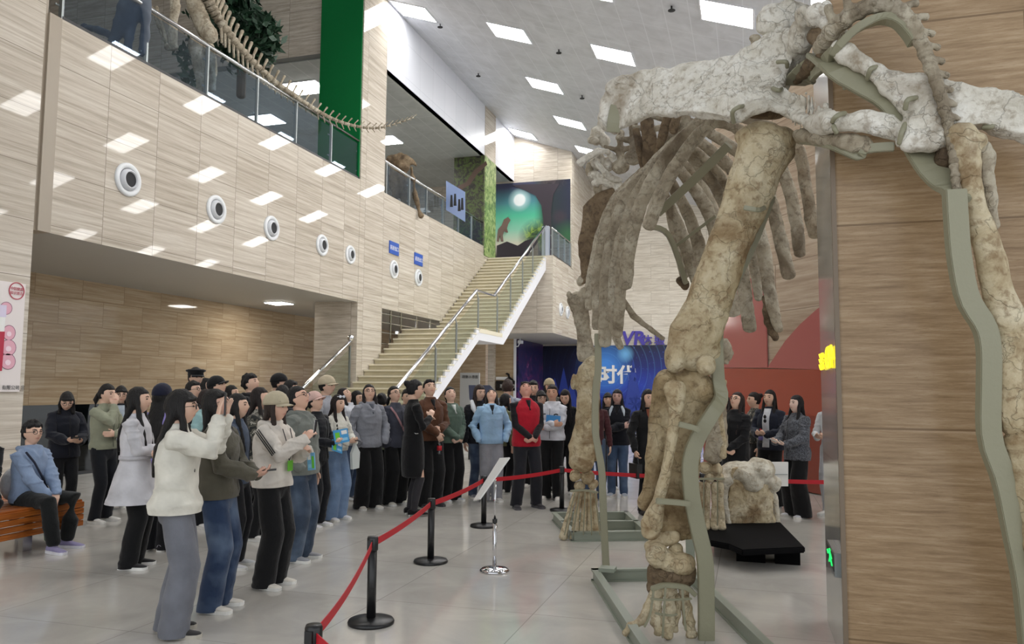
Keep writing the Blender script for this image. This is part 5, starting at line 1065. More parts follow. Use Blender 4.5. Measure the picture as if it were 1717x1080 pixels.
        if fringe:
            h.tube([hp_(-.06, .066, .052), hp_(-.02, .092, .058), hp_(.03, .092, .058), hp_(.062, .064, .05)], .016, 8)
    if hair == 'bun': h.ball(hp_(0, -.10, .085), .042, 12, 8)
    if hair == 'pony': h.ball(hp_(0, -.108, .02), .03, 10, 7); q = hp_(0, -.13, .0); h.tube([q, q+[0, -.035, -.07], q+[0, -.03, -.18], q+[0, -.01, -.26]], [.025, .034, .03, .012], 8)
    if hair in ('short', 'curly'): h.tube([hp_(-.052, .06, .078), hp_(0, .078, .088), hp_(.052, .06, .078)], .020, 8)
    me = remesh(h, .009 if near_ else .012, 2); displace(me, lambda c: (.016 if hair == 'curly' else .006 if hair == 'short' else .0035)*fbm(c*[1, 1, .5 if hair in ('short', 'curly') else .3], 38 if hair in ('curly', 'short') else 55, 2)); fin(me, 'hair', hm)
    if hat:
        ht, hcol = hat; t_ = MB(); rs = []
        up = 1.20 if ht != 'peaked' else 1.16
        for z, k_ in ((.18, 1.0), (.34, 1.0), (.55, .94), (.78, .78), (.95, .5), (1.04, .2)): rs.append([hp_(math.cos(q)*HEAD_R[0]*up*k_, math.sin(q)*HEAD_R[1]*up*k_-.004, z*HEAD_R[2]*up) for q in [2*math.pi*k/24 for k in range(24)]])
        if ht == 'peaked': rs = [[hp_(math.cos(q)*a, math.sin(q)*b-.002, z) for q in [2*math.pi*k/24 for k in range(24)]] for z, a, b in ((.035, .09, .112), (.068, .089, .11), (.080, .112, .134), (.098, .116, .136), (.108, .085, .105))]
        t_.rings(rs); br = []
        for k in range(9):
            a = math.pi*(.12+.76*k/8); br.append((math.cos(a), math.sin(a)))
        if ht in ('cap', 'peaked', 'visor'):
            out, inn = [], []; ext = 1.62 if ht != 'peaked' else 1.38
            for cx, sy in br: inn.append(hp_(cx*HEAD_R[0]*1.12, sy*HEAD_R[1]*1.08, .028)); out.append(hp_(cx*HEAD_R[0]*1.18, sy*HEAD_R[1]*ext, .016-.012*abs(cx)))
            n_ = len(br); vs = inn+out+[v+Hr @ np.array([0, 0, .007]) for v in inn+out]; fs = []
            for k in range(n_-1): fs += [(k, k+1, n_+k+1, n_+k), (2*n_+k, 3*n_+k, 3*n_+k+1, 2*n_+k+1), (n_+k, n_+k+1, 3*n_+k+1, 3*n_+k), (k, 2*n_+k, 2*n_+k+1, k+1)]
            fs += [(0, n_, 3*n_, 2*n_), (n_-1, 3*n_-1, 4*n_-1, 2*n_-1)]; ho = fin(t_.mesh(), 'cap' if ht != 'beret' else 'hat', cloth(hcol)); mbv = MB().add(vs, fs)
            me = mbv.mesh(); c = coords(me).astype('f8'); setco(me, (c*S) @ Rz.T+base); link('visor', me, cloth(hcol), ho, True)
        else: fin(t_.mesh(), 'hat', cloth(hcol))
    # upper garment
    top_col = outer or (60, 60, 66); lo_ = loose
    def ringz(z, a, b, y=0): return [(a*math.copysign(abs(math.cos(q))**.85, math.cos(q)), b*math.copysign(abs(math.sin(q))**.9, math.sin(q))+y, z+dz) for q in [2*math.pi*k/24 for k in range(24)]]
    def torso(hem, lo, flare, top=1.405, neckr=.062, grow=0):
        lo = 1+(lo-1)*.75
        prof = []; w = wide
        if hem < .70: prof += [(hem, (.20+flare)*w, .15+flare), ((hem+.95)/2, (.185+flare*.55)*w, .135+flare*.5)]
        elif hem < .95: prof += [(hem, (.160+flare)*lo*w, (.120+flare)*lo), (hem+.05, (.168+flare)*lo*w, (.128+flare)*lo)]
        prof += [(.98, .152*lo*w, .112*lo), (1.08, .150*lo*w, .112*lo), (1.20, .160*lo*w, .120*lo), (1.30, .166*w*(1+(lo-1)*.5), .104*lo), (1.352, .148*w, .084), (1.385, .105*w, .070), (top, neckr+.012, neckr), (top+.025+collar, neckr+.004, neckr)]
        prof = [q for q in sorted(prof) if q[0] >= hem]; prof = [(hem-.035,)+prof[0][1:]]+prof
        return [ringz(z, a+grow, b+grow, -.004) for z, a, b in prof]
    def cuthem(me, z):
        c = coords(me); c[:, 2] = np.maximum(c[:, 2], z+dz); setco(me, c)
    def sleeve_(mb, wr_, r0, r1, r2, f=1.0):
        sh, el, w = wr_[0], wr_[1], wr_[2]; e = el+(w-el)*min(1, f)*.97 if f < 1 else w
        mb.tube([sh-[wr_[5]*.05, 0, -.005], sh, sh*.5+el*.5, el, el*.5+e*.5, e], [r0*.8, r0, (r0+r1)/2, r1, (r1+r2)/2*1.02, r2], 14)
    t = MB()
    if vest:
        t.rings(torso(hem, loose, flare)); me = remesh(t, .013, 3); displace(me, lambda c: .004*fbm(c, 14, 2)); cuthem(me, hem); fin(me, 'vest', cloth(vest)); t = MB(); t.rings(torso(max(hem, .82)+.02, loose*.93, 0, grow=-.008))
        me = remesh(t, .013, 2); fin(me, 'shirt', cloth(outer))
        for w_ in wr:
            t = MB(); sleeve_(t, w_, .064, .052, .04); me = remesh(t, .011, 2); displace(me, lambda c: .005*fbm(c, 16, 2)); fin(me, 'sleeve', cloth(outer))
    else:
        t.rings(torso(hem, loose, flare))
        if hood: t.tube([(-.10, .01, 1.40+dz), (-.09, -.07, 1.395+dz), (0, -.125, 1.37+dz), (.09, -.07, 1.395+dz), (.10, .01, 1.40+dz)], [.022, .036, .05, .036, .022], 10); t.tube([(-.10, .01, 1.40+dz), (-.055, .075, 1.365+dz), (-.02, .115, 1.31+dz)], [.022, .018, .012], 8); t.tube([(.10, .01, 1.40+dz), (.055, .075, 1.365+dz), (.02, .115, 1.31+dz)], [.022, .018, .012], 8)
        A = .0045+.004*(loose-1)*3; sd = random.random()*9
        me = remesh(t, .0115 if near_ else .014, 3)
        displace(me, lambda c: A*(.9*vnoise(c*[1, 1, .6]+sd, 7)+1.5*np.clip(1-3*np.abs(vnoise(c*[.7, .7, 1.5]+sd, 8)), 0, 1)*np.clip(vnoise(c+sd, 3)+.6, 0, 1)))
        cuthem(me, hem); fin(me, 'coat' if hem < .7 else 'jacket', cloth(top_col, kind))
        for w_ in wr:
            t2 = MB(); sleeve_(t2, w_, .062*loose**.6, .053*loose**1.0, .039*loose**.8, sleeve); me = remesh(t2, .0105 if near_ else .012, 2)
            ax0 = w_[0]; displace(me, lambda c: A*(.7*vnoise(c+sd, 9)+1.7*np.clip(1-3*np.abs(vnoise(c*[.8, .8, 1.7]+sd, 11)), 0, 1))); fin(me, 'sleeve', cloth(top_col, kind))
    if inner:      # shirt seen at the neck or down an open front
        zlo = hem+.04 if openf else 1.27; i_ = MB(); w0 = .05 if openf else .03; ys = lambda z: float(np.interp(z, [.7, .98, 1.08, 1.2, 1.3, 1.36, 1.40, 1.43], [.15+flare, .118, .116, .125, .110, .092, .074, .06]))*(loose if z < 1.3 else 1)+.006
        rs = []
        for u in np.linspace(0, 1, 9):
            z = zlo*(1-u)+1.405*u; w_ = w0 if openf else w0*u+.004; y = ys(z)
            rs.append([(-w_, y-.012, z+dz), (-w_*.5, y, z+dz), (w_*.5, y, z+dz), (w_, y-.012, z+dz), (w_, y-.04, z+dz), (-w_, y-.04, z+dz)])
        i_.rings(rs); fin(i_.mesh(), 'shirt', cloth(inner))
    elif not vest and hem > .6 and outer and near_ is False and hem < .9:
        z_ = MB(); yy = lambda z: float(np.interp(z, [.8, .98, 1.08, 1.2, 1.3], [.14, .118, .116, .125, .108]))*loose+.010
        z_.tube([(0, yy(z), z+dz) for z in np.linspace(hem+.03, 1.32, 10)], .005, 5); fin(z_.mesh(), 'zip', cloth(tuple(int(x*.6) for x in top_col)))
    # trousers / skirt
    b_ = MB(); legw_ = legw
    if bare:
        b_.rings([ringz(z, a, b) for z, a, b in ((.47, .168, .125), (.6, .18, .14), (.8, .185, .138), (.93, .172, .125), (1.04, .14, .105))]); me = remesh(b_, .013, 2); fin(me, 'skirt', cloth(bottom)); tg = MB()
        for hp, kn, an in legs: tg.tube([hp-[0, 0, .25], hp*.35+kn*.65, kn, kn*.55+an*.45+[0, -.012, 0], an], [.09, .076, .058, .058, .042], 12)
        me = remesh(tg, .012, 1); fin(me, 'tights', cloth((52, 50, 54)))
    else:
        b_.rings([ringz(z, a, b) for z, a, b in ((hipz-.12-dz, .13, .10), (hipz-.04-dz, .160, .118), (hipz+.05-dz, .15, .11), (hipz+.12-dz, .13, .10))])
        for hp, kn, an in legs:
            if sit: b_.tube([hp+[0, -.02, 0], hp*.5+kn*.5, kn, kn*.5+an*.5, an+[0, 0, .03]], [.10, .092, .078, .066*legw_, .058*legw_], 14)
            else: b_.tube([hp+[0, 0, .02], hp*.5+kn*.5, kn, kn*.5+an*.5, an+[0, .0, -.055]], [.096, .086*(1+(legw_-1)*.35), .072*legw_**.85, .070*legw_**.95, .066*legw_**1.05], 14)
        sd = random.random()*9; me = remesh(b_, .0125 if near_ else .015, 3)
        displace(me, lambda c: .005*(vnoise(c*[1, 1, .4]+sd, 14)+.8*np.sin(30*c[:, 2]+8*vnoise(c+sd, 5))*np.clip(.45-c[:, 2], 0, .4)*2)); c = coords(me); c[:, 2] = np.maximum(c[:, 2], .016 if legw > 1.2 else .04); setco(me, c); fin(me, 'trousers', cloth(bottom, bkind))
    # shoes
    for (hp, kn, an), sx in zip(legs, (-1, 1)):
        to = rot('Z', -sx*.18); s_ = MB(); so = MB(); f = []
        a0 = np.array([an[0], an[1], 0])
        prof = [(-.075, .026, .07), (-.055, .036, .085), (0, .038, .088), (.06, .040, .062), (.12, .043, .048), (.165, .038, .038), (.185, .020, .03)]
        zb = .026 if not heel else .03
        s_.rings([[a0+to @ np.array([w*math.cos(q), y, zb-.012+(hh-.014)*(.5+.5*math.sin(q))]) for q in [2*math.pi*k/12 for k in range(12)]] for y, w, hh in prof])
        so.rings([[a0+to @ np.array(v) for v in ((-w*1.08, y*1.02, .0), (w*1.08, y*1.02, .0), (w*1.1, y*1.02, zb), (-w*1.1, y*1.02, zb))] for y, w, hh in prof]) if not heel else so.cyl(a0+to @ np.array([0, -.055, 0]), a0+to @ np.array([0, -.055, .05]), .008, 8)
        sh_ = fin(s_.mesh(), 'shoe', cloth(shoes[0] if isinstance(shoes[0], tuple) else shoes)); sole = (235, 233, 228) if not isinstance(shoes[0], tuple) else shoes[1]
        me = so.mesh(); c = coords(me).astype('f8'); setco(me, (c*S) @ Rz.T+base); link('sole', me, cloth(sole), sh_)
    return dict(W=Wd, R=Rz, S=S, wr=wr, root=root, hc=hc_, Hr=Hr, dz=dz)
def part_on(pn, name, mb, m):
    me = mb.mesh(); c = coords(me).astype('f8'); setco(me, (c*pn['S']) @ pn['R'].T+np.array(pn['root'].location)); return link(name, me, m, pn['root'], True)
def item(pn, name, mb, m, label, cat, group=None):
    me = mb.mesh(); c = coords(me).astype('f8'); setco(me, (c*pn['S']) @ pn['R'].T+np.array(pn['root'].location)); return tag(link(name, me, m), label, cat, group)
def palm(pn, i, t=.07, n=.03):
    w = pn['wr'][i]; return w[2]+w[3]*t+w[4]/np.linalg.norm(w[4])*n
BK = (22, 22, 25)
# ---- the crowd. px, top of head, foot line, facing (0 = to the camera, + turns to its right in the picture)
pA = person('woman in white jacket and grey sweatpants raising both hands to take a photo', 303, 657, 1052, 82, gaze=4, fringe=True, hair='long', glasses=True, outer=(218, 214, 202), hem=.83, loose=1.28, flare=.02, collar=.01, bottom=(112, 114, 122), legw=1.5, shoes=((50, 48, 48), (190, 184, 172)), arms='photo', near_=True, skin=(220, 182, 160), step=.03)
pB = person('woman in olive green sweatshirt and flared dark jeans holding a phone at her waist', 372, 655, 1012, 68, gaze=22, fringe=True, hair='long', glasses=True, outer=(86, 82, 70), hem=.84, loose=1.3, bottom=(44, 60, 88), bkind='denim', legw=1.35, shoes=(214, 208, 198), arms='phonelow', near_=True, skin=(206, 162, 142), blush=.3)
pC = person('woman in belted white trench coat with long black hair and folded arms', 233, 652, 945, 72, gaze=6, hair='long', outer=(206, 204, 208), hem=.60, loose=1.12, flare=.085, bottom=(16, 16, 18), legw=1.25, shoes=((34, 32, 34), (236, 234, 230)), arms='fold', near_=True)
pD = person('woman in beige cap and white jacket with black sleeve stripes filming with her phone', 462, 662, 975, 58, gaze=2, fringe=True, hair='bob', hc=(46, 34, 28), hat=('cap', (190, 178, 152)), outer=(216, 208, 198), hem=.86, loose=1.32, hood=True, bottom=(18, 18, 20), legw=1.45, shoes=(224, 218, 206), arms='phone', near_=True, skin=(214, 172, 150))
pE = person('woman with black rimmed glasses in a grey green jacket and dark jeans looking up', 508, 649, 933, 62, gaze=26, fringe=True, hair='pony', glasses=True, outer=(118, 122, 116), hem=.82, loose=1.3, hood=True, bottom=(58, 70, 88), bkind='denim', legw=1.25, shoes=(146, 146, 150), arms='onepocket', near_=True, wide=1.12, skin=(220, 176, 152))
pF = person('boy in pale blue hoodie sitting on the end of the wooden bench', 116, 688, 902, 42, gaze=6, look=12, hair='curly', hc=(24, 22, 24), glasses=True, outer=(138, 156, 184), hem=.86, loose=1.2, hood=True, bottom=(24, 26, 26), legw=1.15, shoes=((150, 142, 178), (236, 234, 240)), arms='sit', sit=True, near_=True, height=1.62, X=(-6.85, 6.13))
pG = person('woman in navy jacket looking down at her phone behind the seated boy', 112, 656, 868, 22, gaze=-22, look=15, fringe=True, hair='bob', glasses=True, outer=(26, 28, 38), hem=.8, loose=1.25, arms='phonelow')
pH = person('woman in sage green jacket covering her mouth with one hand', 178, 646, 872, 48, gaze=0, hair='pony', outer=(152, 154, 132), hem=.88, loose=1.1, bottom=(24, 26, 32), arms='mouth', hc=(22, 18, 18))
person('woman with glasses and a fringe peeking over the shoulder of the sage green jacket', 203, 649, 850, 5, gaze=0, fringe=True, hair='bob', glasses=True, outer=(44, 46, 52), inner=(180, 190, 200), openf=True)
pJ = person('woman in lilac patterned jacket wearing a navy baseball cap', 272, 648, 918, 150, gaze=4, hair='long', hat=('cap', (26, 28, 48)), outer=(150, 138, 200), hem=.84, loose=1.2, bottom=(18, 18, 22), legw=1.3, shoes=(210, 206, 220))
person('guard in black peaked cap standing by the far stone wall', 326, 626, 838, 30, gaze=0, hair='short', hat=('peaked', (20, 20, 24)), outer=(26, 28, 34), height=1.84)
person('man with thin glasses and black hair in front of the guard', 325, 641, 850, 55, gaze=10, hair='short', glasses=True, outer=(40, 42, 48))
person('woman in mint green hoodie between the raised hands and the olive sweatshirt', 349, 655, 880, 55, gaze=12, hair='pony', hc=(40, 28, 28), outer=(160, 196, 196), hood=True, loose=1.15)
person('woman with black bob just right of the peaked cap', 346, 636, 822, 60, gaze=10, hair='bob', outer=(40, 38, 44))
person('man in black baseball cap looking up to the skeleton', 369, 634, 850, 70, gaze=22, hair='short', hat=('cap', (20, 20, 22)), outer=(70, 78, 92), loose=1.1)
person('woman with short black hair behind the black baseball cap', 389, 648, 830, 65, gaze=8, hair='bob', outer=(58, 64, 80))
person('woman in blue grey denim jacket beside the olive sweatshirt', 400, 668, 945, 70, gaze=8, hair='long', outer=(72, 84, 104), bottom=(26, 26, 30), legw=1.1, shoes=(206, 206, 208), height=1.52)
person('young man with curly black hair in a black puffer looking up', 424, 629, 848, 62, gaze=20, hair='curly', outer=(20, 20, 24), loose=1.3, hood=True)
person('woman in black and white patterned jacket with long hair behind the beige cap', 437, 652, 900, 70, gaze=8, hair='long', hc=(30, 20, 18), outer=(70, 70, 74), kind='camo', loose=1.2)
person('person in black bucket style hat at the back near the stone column', 467, 630, 832, 80, gaze=4, hair='short', hat=('beret', (22, 22, 24)), outer=(28, 28, 32))
person('man with short dark hair right of the black hat at the back', 487, 640, 842, 95, gaze=6, hair='short', outer=(34, 34, 40))
person('woman with black hair seen from behind between the beige cap and the glasses', 474, 648, 868, 150, gaze=6, hair='bob', outer=(38, 38, 46))
pV = person('man in beige cap and pale grey shirt at the foot of the steel handrail', 548, 633, 850, 62, gaze=6, hair='short', hat=('cap', (196, 182, 156)), outer=(176, 178, 186), height=1.72)
pW_ = person('woman in pink visor and black vest holding folded leaflets', 533, 660, 880, 60, gaze=22, hair='pony', hat=('cap', (222, 186, 176)), outer=(20, 22, 28), hem=.82, loose=1.2, bottom=(20, 22, 28), arms='hold', legw=1.2, shoes=(226, 224, 228))
person('woman in white sweatshirt tilting her face far up behind the sunglasses girl', 586, 650, 836, 62, gaze=38, hair='bob', hc=(28, 18, 22), outer=(214, 216, 224), bottom=(96, 116, 150), bkind='denim', loose=1.2, shoes=(230, 230, 232))
pX = person('girl with sunglasses on her long dark hair, white printed sweatshirt and wide light jeans', 566, 664, 868, 48, gaze=2, hair='long', hc=(30, 20, 20), outer=(218, 216, 206), hem=.92, loose=1.15, bottom=(116, 140, 174), bkind='denim', legw=1.5, shoes=(232, 230, 232), arms='hold')
person('woman with black hair half hidden left of the grey zip hoodie', 598, 657, 832, 55, gaze=4, hair='bob', outer=(60, 62, 66))
pY_ = person('woman in grey zip hoodie and black wide trousers with both hands in pockets', 620, 646, 850, 26, gaze=22, look=16, hair='bob', hc=(26, 20, 22), glasses=True, outer=(140, 142, 150), hem=.82, loose=1.2, hood=True, inner=(96, 100, 110), bottom=(18, 18, 20), legw=1.6, arms='pockets', shoes=(214, 208, 198))
person('small green haired clip girl behind the slate jacket', 640, 668, 838, 160, gaze=0, hair='bun', outer=(196, 210, 170), height=1.5)
pZ = person('woman in dark slate jacket with pink bag strap and one hand in her pocket', 664, 649, 843, 38, gaze=22, hair='pony', glasses=True, outer=(68, 70, 82), hem=.80, loose=1.22, bottom=(20, 20, 22), legw=1.5, arms='onepocket', shoes=(226, 220, 206))
person('woman with hair in a bun peeping between the slate jacket and the guide', 682, 655, 826, 20, gaze=0, hair='bun', outer=(120, 110, 110), height=1.56)
pBB = person('guide in black dress, dark tights and high heels speaking to the crowd', 694, 639, 861, 105, gaze=2, hair='bun', hc=(18, 16, 18), outer=(14, 14, 16), hem=.92, loose=.96, bottom=(15, 15, 18), bare=True, arms='chin', shoes=(18, 18, 20), heel=True, height=1.68)
pCC = person('young man in brown jacket holding a drink bottle with red label', 722, 642, 846, 30, gaze=22, look=10, hair='short', outer=(92, 60, 42), hem=.86, loose=1.22, inner=(28, 26, 28), bottom=(20, 20, 22), legw=1.45, arms='bottle', shoes=((40, 40, 44), (70, 70, 74)), height=1.7)
pDD = person('woman in green shell jacket and black trousers with her head turned up', 757, 650, 838, 36, gaze=26, look=18, hair='pony', outer=(92, 110, 98), hem=.85, loose=1.22, hood=True, inner=(210, 214, 210), bottom=(20, 20, 22), legw=1.35, arms='clasp', shoes=(210, 212, 220), skin=(232, 194, 172))
pEE = person('woman with long brown hair and black jacket with white hood behind the blue hoodie', 803, 647, 832, 30, gaze=0, hair='long', hc=(46, 32, 28), outer=(30, 30, 36), loose=1.2, bottom=(54, 66, 88), bkind='denim', shoes=(120, 120, 128))
pFF = person('girl in light blue zip hoodie and grey sweatpants staring straight up', 824, 662, 838, 10, gaze=44, look=14, hair='bob', outer=(158, 192, 222), hem=.84, loose=1.2, hood=True, inner=(26, 28, 36), bottom=(150, 150, 156), legw=1.25, arms='pockets', shoes=(200, 196, 190), height=1.60, skin=(226, 184, 160))
person('man in pale grey shirt with a green backpack seen from behind', 851, 641, 820, 165, gaze=4, hair='short', hc=(60, 44, 38), outer=(156, 162, 176), height=1.72)
person('woman in olive coat further back beside the grey shirt man', 846, 662, 826, 120, gaze=0, hair='bob', outer=(110, 112, 80), height=1.5)
pHH = person('man in red vest over black shirt and trousers looking up with clasped hands', 883, 646, 849, 22, gaze=42, look=16, hair='short', hc=(40, 34, 36), outer=(24, 22, 26), vest=(176, 24, 44), hem=.80, loose=1.2, inner=(24, 22, 26), bottom=(34, 34, 40), legw=1.15, arms='clasp', shoes=((52, 50, 54), (90, 88, 92)), height=1.70, stance=1.5, skin=(210, 156, 138), wide=1.05)
person('man with black hair at the back between the red vest and the blue paper woman', 894, 640, 815, 0, gaze=0, hair='short', outer=(30, 30, 36))
person('woman with round glasses close behind the red vest man', 907, 655, 828, 15, gaze=0, fringe=True, hair='bob', glasses=True, outer=(190, 90, 90), height=1.55)
person('person in beige hood at the back above the white hoodie', 921, 640, 804, 10, gaze=6, hair='bob', hat=('beret', (176, 160, 130)), outer=(96, 92, 84), height=1.74)
pII = person('woman in white lettered hoodie holding a bright blue paper against her chest', 926, 647, 835, -14, gaze=4, look=-6, hair='pony', hc=(36, 26, 24), outer=(214, 216, 224), hem=.86, loose=1.2, hood=True, bottom=(18, 18, 20), legw=1.25, arms='fold', shoes=(224, 220, 214), skin=(206, 160, 134))
person('woman with long black hair looking down behind the white hoodie', 949, 651, 826, -12, gaze=-16, hair='long', outer=(22, 22, 26), height=1.58)
pNN = person('woman in black jacket with crossed arms and blue jeans in front of the blue backdrop', 1035, 655, 830, -4, gaze=6, hair='bob', hc=(18, 18, 26), outer=(24, 26, 34), hem=.80, loose=1.25, hood=True, inner=(20, 20, 24), bottom=(72, 92, 122), bkind='denim', arms='crossed', shoes=(170, 176, 186), skin=(196, 158, 146))
person('girl with long black hair half hidden behind the crossed arms woman', 1019, 657, 818, 5, gaze=4, fringe=True, hair='long', outer=(30, 30, 36), height=1.52)
person('person in maroon sleeve standing behind the left foreleg bones', 996, 662, 838, 10, gaze=4, hair='bob', outer=(76, 40, 44), bottom=(70, 86, 110), height=1.56)
pPP = person('woman in long black coat over rust shirt with a black handbag behind the hind leg', 1086, 668, 858, 25, gaze=4, hair='bob', outer=(20, 20, 22), hem=.56, loose=1.15, flare=.03, inner=(132, 74, 54), openf=True, bottom=(18, 18, 20), arms='bag', shoes=((40, 30, 28), (40, 32, 30)), height=1.58)
pQQ = person('woman with white framed glasses and long brown hair in a black coat looking up', 1232, 665, 868, -34, gaze=26, hair='long', hc=(40, 28, 26), glasses=True, outer=(22, 22, 25), hem=.66, loose=1.2, bottom=(24, 24, 28), arms='clasp', height=1.56)
person('dark haired person mostly hidden behind the right foreleg bones', 1213, 668, 850, -20, gaze=8, hair='bob', outer=(24, 24, 28), height=1.52)
person('woman in camouflage patterned jacket with hair pinned in a bun', 1264, 660, 836, -70, gaze=6, hair='bun', hc=(26, 18, 18), outer=(90, 88, 80), kind='camo', hem=.88, loose=1.15, bottom=(24, 24, 26))
pSS = person('woman in open navy jacket and white top with sunglasses hung at her neckline', 1290, 656, 849, -26, gaze=10, hair='long', hc=(24, 20, 20), outer=(36, 40, 54), hem=.82, loose=1.22, inner=(204, 206, 212), openf=True, bottom=(22, 22, 24), legw=1.2, arms='hold', shoes=((60, 60, 64), (200, 200, 200)))
pTT = person('woman in charcoal cardigan and flared black trousers holding a small card', 1334, 665, 864, -48, gaze=10, hair='long', hc=(18, 16, 20), outer=(68, 70, 76), hem=.78, loose=1.28, kind='knit', bottom=(18, 18, 20), legw=1.75, arms='phonelow', shoes=(222, 222, 228), skin=(232, 200, 184))
person('person in white sleeves almost hidden behind the edge of the pillar', 1394, 672, 862, -30, gaze=4, hair='bob', outer=(214, 216, 218), bottom=(200, 200, 204), arms='hold', height=1.58)
# ---- carried things and details
def phone(pn, i, label, t=.09, n=.03, lit=False, up=(0, 0, 1), facing=None):
    c = palm(pn, i, t, n); u = np.array(up, float); u /= np.linalg.norm(u); f = np.array(facing if facing is not None else (0, -1, .1), float); f -= u*(f@u); f /= np.linalg.norm(f); r = np.cross(u, f)
    o = item(pn, 'phone', MB().obox(c, r, f, u, .037, .005, .077), M_black, label, 'phone', None)
    if lit:
        ps_ = MB().obox(c+f*.0055, r, f, u, .034, .001, .072); me = ps_.mesh(); cc = coords(me).astype('f8'); setco(me, (cc*pn['S']) @ pn['R'].T+np.array(pn['root'].location)); link('screen', me, mat('lit_screen', srgb(230, 225, 225), .3, emit=(srgb(235, 225, 225), .9)), o)
        q = MB().obox(c+f*.007-r*.012, r, f, u, .008, .0006, .06); me = q.mesh(); cc = coords(me).astype('f8'); setco(me, (cc*pn['S']) @ pn['R'].T+np.array(pn['root'].location)); link('screen_picture', me, mat('screen_red', srgb(150, 50, 50), .3, emit=(srgb(170, 60, 60), .6)), o)
    return o
phone(pA, 0, 'dark phone between the raised hands of the woman in the white jacket', .10, .035)
phone(pB, 0, 'black phone held flat by the woman in the olive sweatshirt', .09, .02, up=(-.3, 1, .1), facing=(0, 0, 1))
phone(pD, 0, 'phone with a lit screen held up by the woman in the beige cap', .13, .02, lit=True, up=(-.05, .1, 1), facing=(.35, -1, .1))
phone(pG, 0, 'small phone held by the woman in navy behind the bench', .08, .02, up=(0, .8, .4), facing=(0, -.4, .8))
phone(pX, 0, 'grey phone in the hand of the girl with sunglasses on her hair', .09, .02, up=(-.5, .8, -.1), facing=(0, 0, 1))
# straps, stripes, belt, prints
def front_y(z, loose): return float(np.interp(z, [.7, .98, 1.08, 1.2, 1.3, 1.36], [.15, .118, .116, .125, .110, .092]))*loose
def surf(pn, x, z, loose, side=1, off=.006, wide=1.0):   # a point on the jacket's front or back
    a = np.interp(z, [.8, .98, 1.08, 1.2, 1.3, 1.355, 1.385], [.168, .152, .150, .160, .166, .148, .105])*loose*wide; b = front_y(z, loose); u = min(1, abs(x)/a); return np.array([x, side*b*(1-u**2.2)**.5+side*off-.004, z+pn['dz']])
part_on(pZ, 'bag_strap', MB().tube([surf(pZ, x, z, 1.22, 1, .012) for x, z in ((.14, 1.36), (.10, 1.28), (.03, 1.15), (-.06, 1.02), (-.14, .92))], .016, 8, ref=(0, 1, 0), flat=.3), cloth((170, 130, 134)))
for off in (0, .017, .034):       # three black stripes down each sleeve of the white jacket
    for wv in pD['wr']:
        sh, el, w_ = wv[0], wv[1], wv[2]; sx = wv[5]; outw = np.array([sx, -.15, .25]); outw /= np.linalg.norm(outw)
        pts = []
        for u in np.linspace(.0, 1.0, 7):
            ax_ = sh*(1-u)+el*u; t_ = (el-sh)/np.linalg.norm(el-sh); o2 = outw-t_*(outw@t_); o2 /= np.linalg.norm(o2); sd_ = np.cross(t_, o2); r = (.088*(1-u)+.078*u); aa = (off-.017)/r; pts.append(ax_+(o2*math.cos(aa)+sd_*math.sin(aa))*(r+.001))
        part_on(pD, 'sleeve_stripe', MB().tube(pts, .0048, 6), M_black)
part_on(pC, 'belt', MB().rings([[(.192*math.cos(q), .140*math.sin(q), z) for q in [2*math.pi*k/28 for k in range(28)]] for z in (1.0, 1.035)]), cloth((196, 194, 198)))
part_on(pBB, 'belt', MB().rings([[(.150*math.cos(q), .110*math.sin(q), z) for q in [2*math.pi*k/28 for k in range(28)]] for z in (1.0, 1.02)]), M_steel)
part_on(pF, 'trouser_stripe', MB().tube([np.array(pF['wr'][0][2])*0+p for p in [(.17, .08, .50), (.185, .25, .52), (.19, .38, .46), (.185, .42, .28), (.18, .44, .14)]], .02, 8, ref=(1, 0, 0), flat=.4), cloth((70, 88, 62)))
part_on(pF, 'bag_strap', MB().tube([surf(pF, x, z, 1.2, 1, .01) for x, z in ((.13, 1.36), (.08, 1.26), (0, 1.12), (-.1, .98), (-.15, .92))], .011, 8), cloth((40, 44, 60)))
part_on(pD, 'lanyard', MB().tube([surf(pD, x, z, 1.32, 1, .01) for x, z in ((.06, 1.36), (.05, 1.25), (.02, 1.12), (0, 1.08), (-.02, 1.12), (-.05, 1.25), (-.06, 1.36))], .004, 6), M_black)
o = item(pD, 'name_badge', MB().obox(surf(pD, 0, 1.04, 1.32, 1, .02), (1, 0, 0), (0, 1, 0), (0, 0, 1), .04, .003, .045), mat('badge_green', srgb(110, 190, 60), .4), 'green and white badge hanging on the chest of the woman in the beige cap', 'badge')
def leaflet(pn, c, ax, ay, w, h, label, col=(72, 156, 214)):
    ax = np.array(ax, float); ax /= np.linalg.norm(ax); ay = np.array(ay, float); ay -= ax*(ax@ay); ay /= np.linalg.norm(ay); n = np.cross(ax, ay)
    o = item(pn, 'leaflet', MB().obox(c, ax, ay, n, w, h, .003), mat(f'leaf{col}', srgb(*col), .4), label, 'leaflet')
    for a, b, u, v, m in ((-.45, .5, .38, .28, M_paper), (.5, -.1, .3, .7, mat('leaf_green', srgb(110, 200, 60), .4)), (-.4, -.5, .4, .2, mat('leaf_lblue', srgb(150, 205, 235), .4))):
        me = MB().obox(np.array(c)+ax*a*w+ay*b*h+n*0, ax, ay, n, w*u, h*v, .0042).mesh(); cc = coords(me).astype('f8'); setco(me, (cc*pn['S']) @ pn['R'].T+np.array(pn['root'].location)); link('print', me, m, o)
    return o
leaflet(pW_, palm(pW_, 0, .12, .04)+[.02, 0, .04], (1, -.35, -.1), (0, -.2, 1), .12, .085, 'blue and green folded leaflet held by the woman in the pink visor, the upper one')
leaflet(pW_, palm(pW_, 1, .10, .0)+[.0, -.02, -.05], (1, -.2, .3), (0, -.2, 1), .10, .07, 'blue and green leaflet tucked below the other in the hands of the pink visor woman')
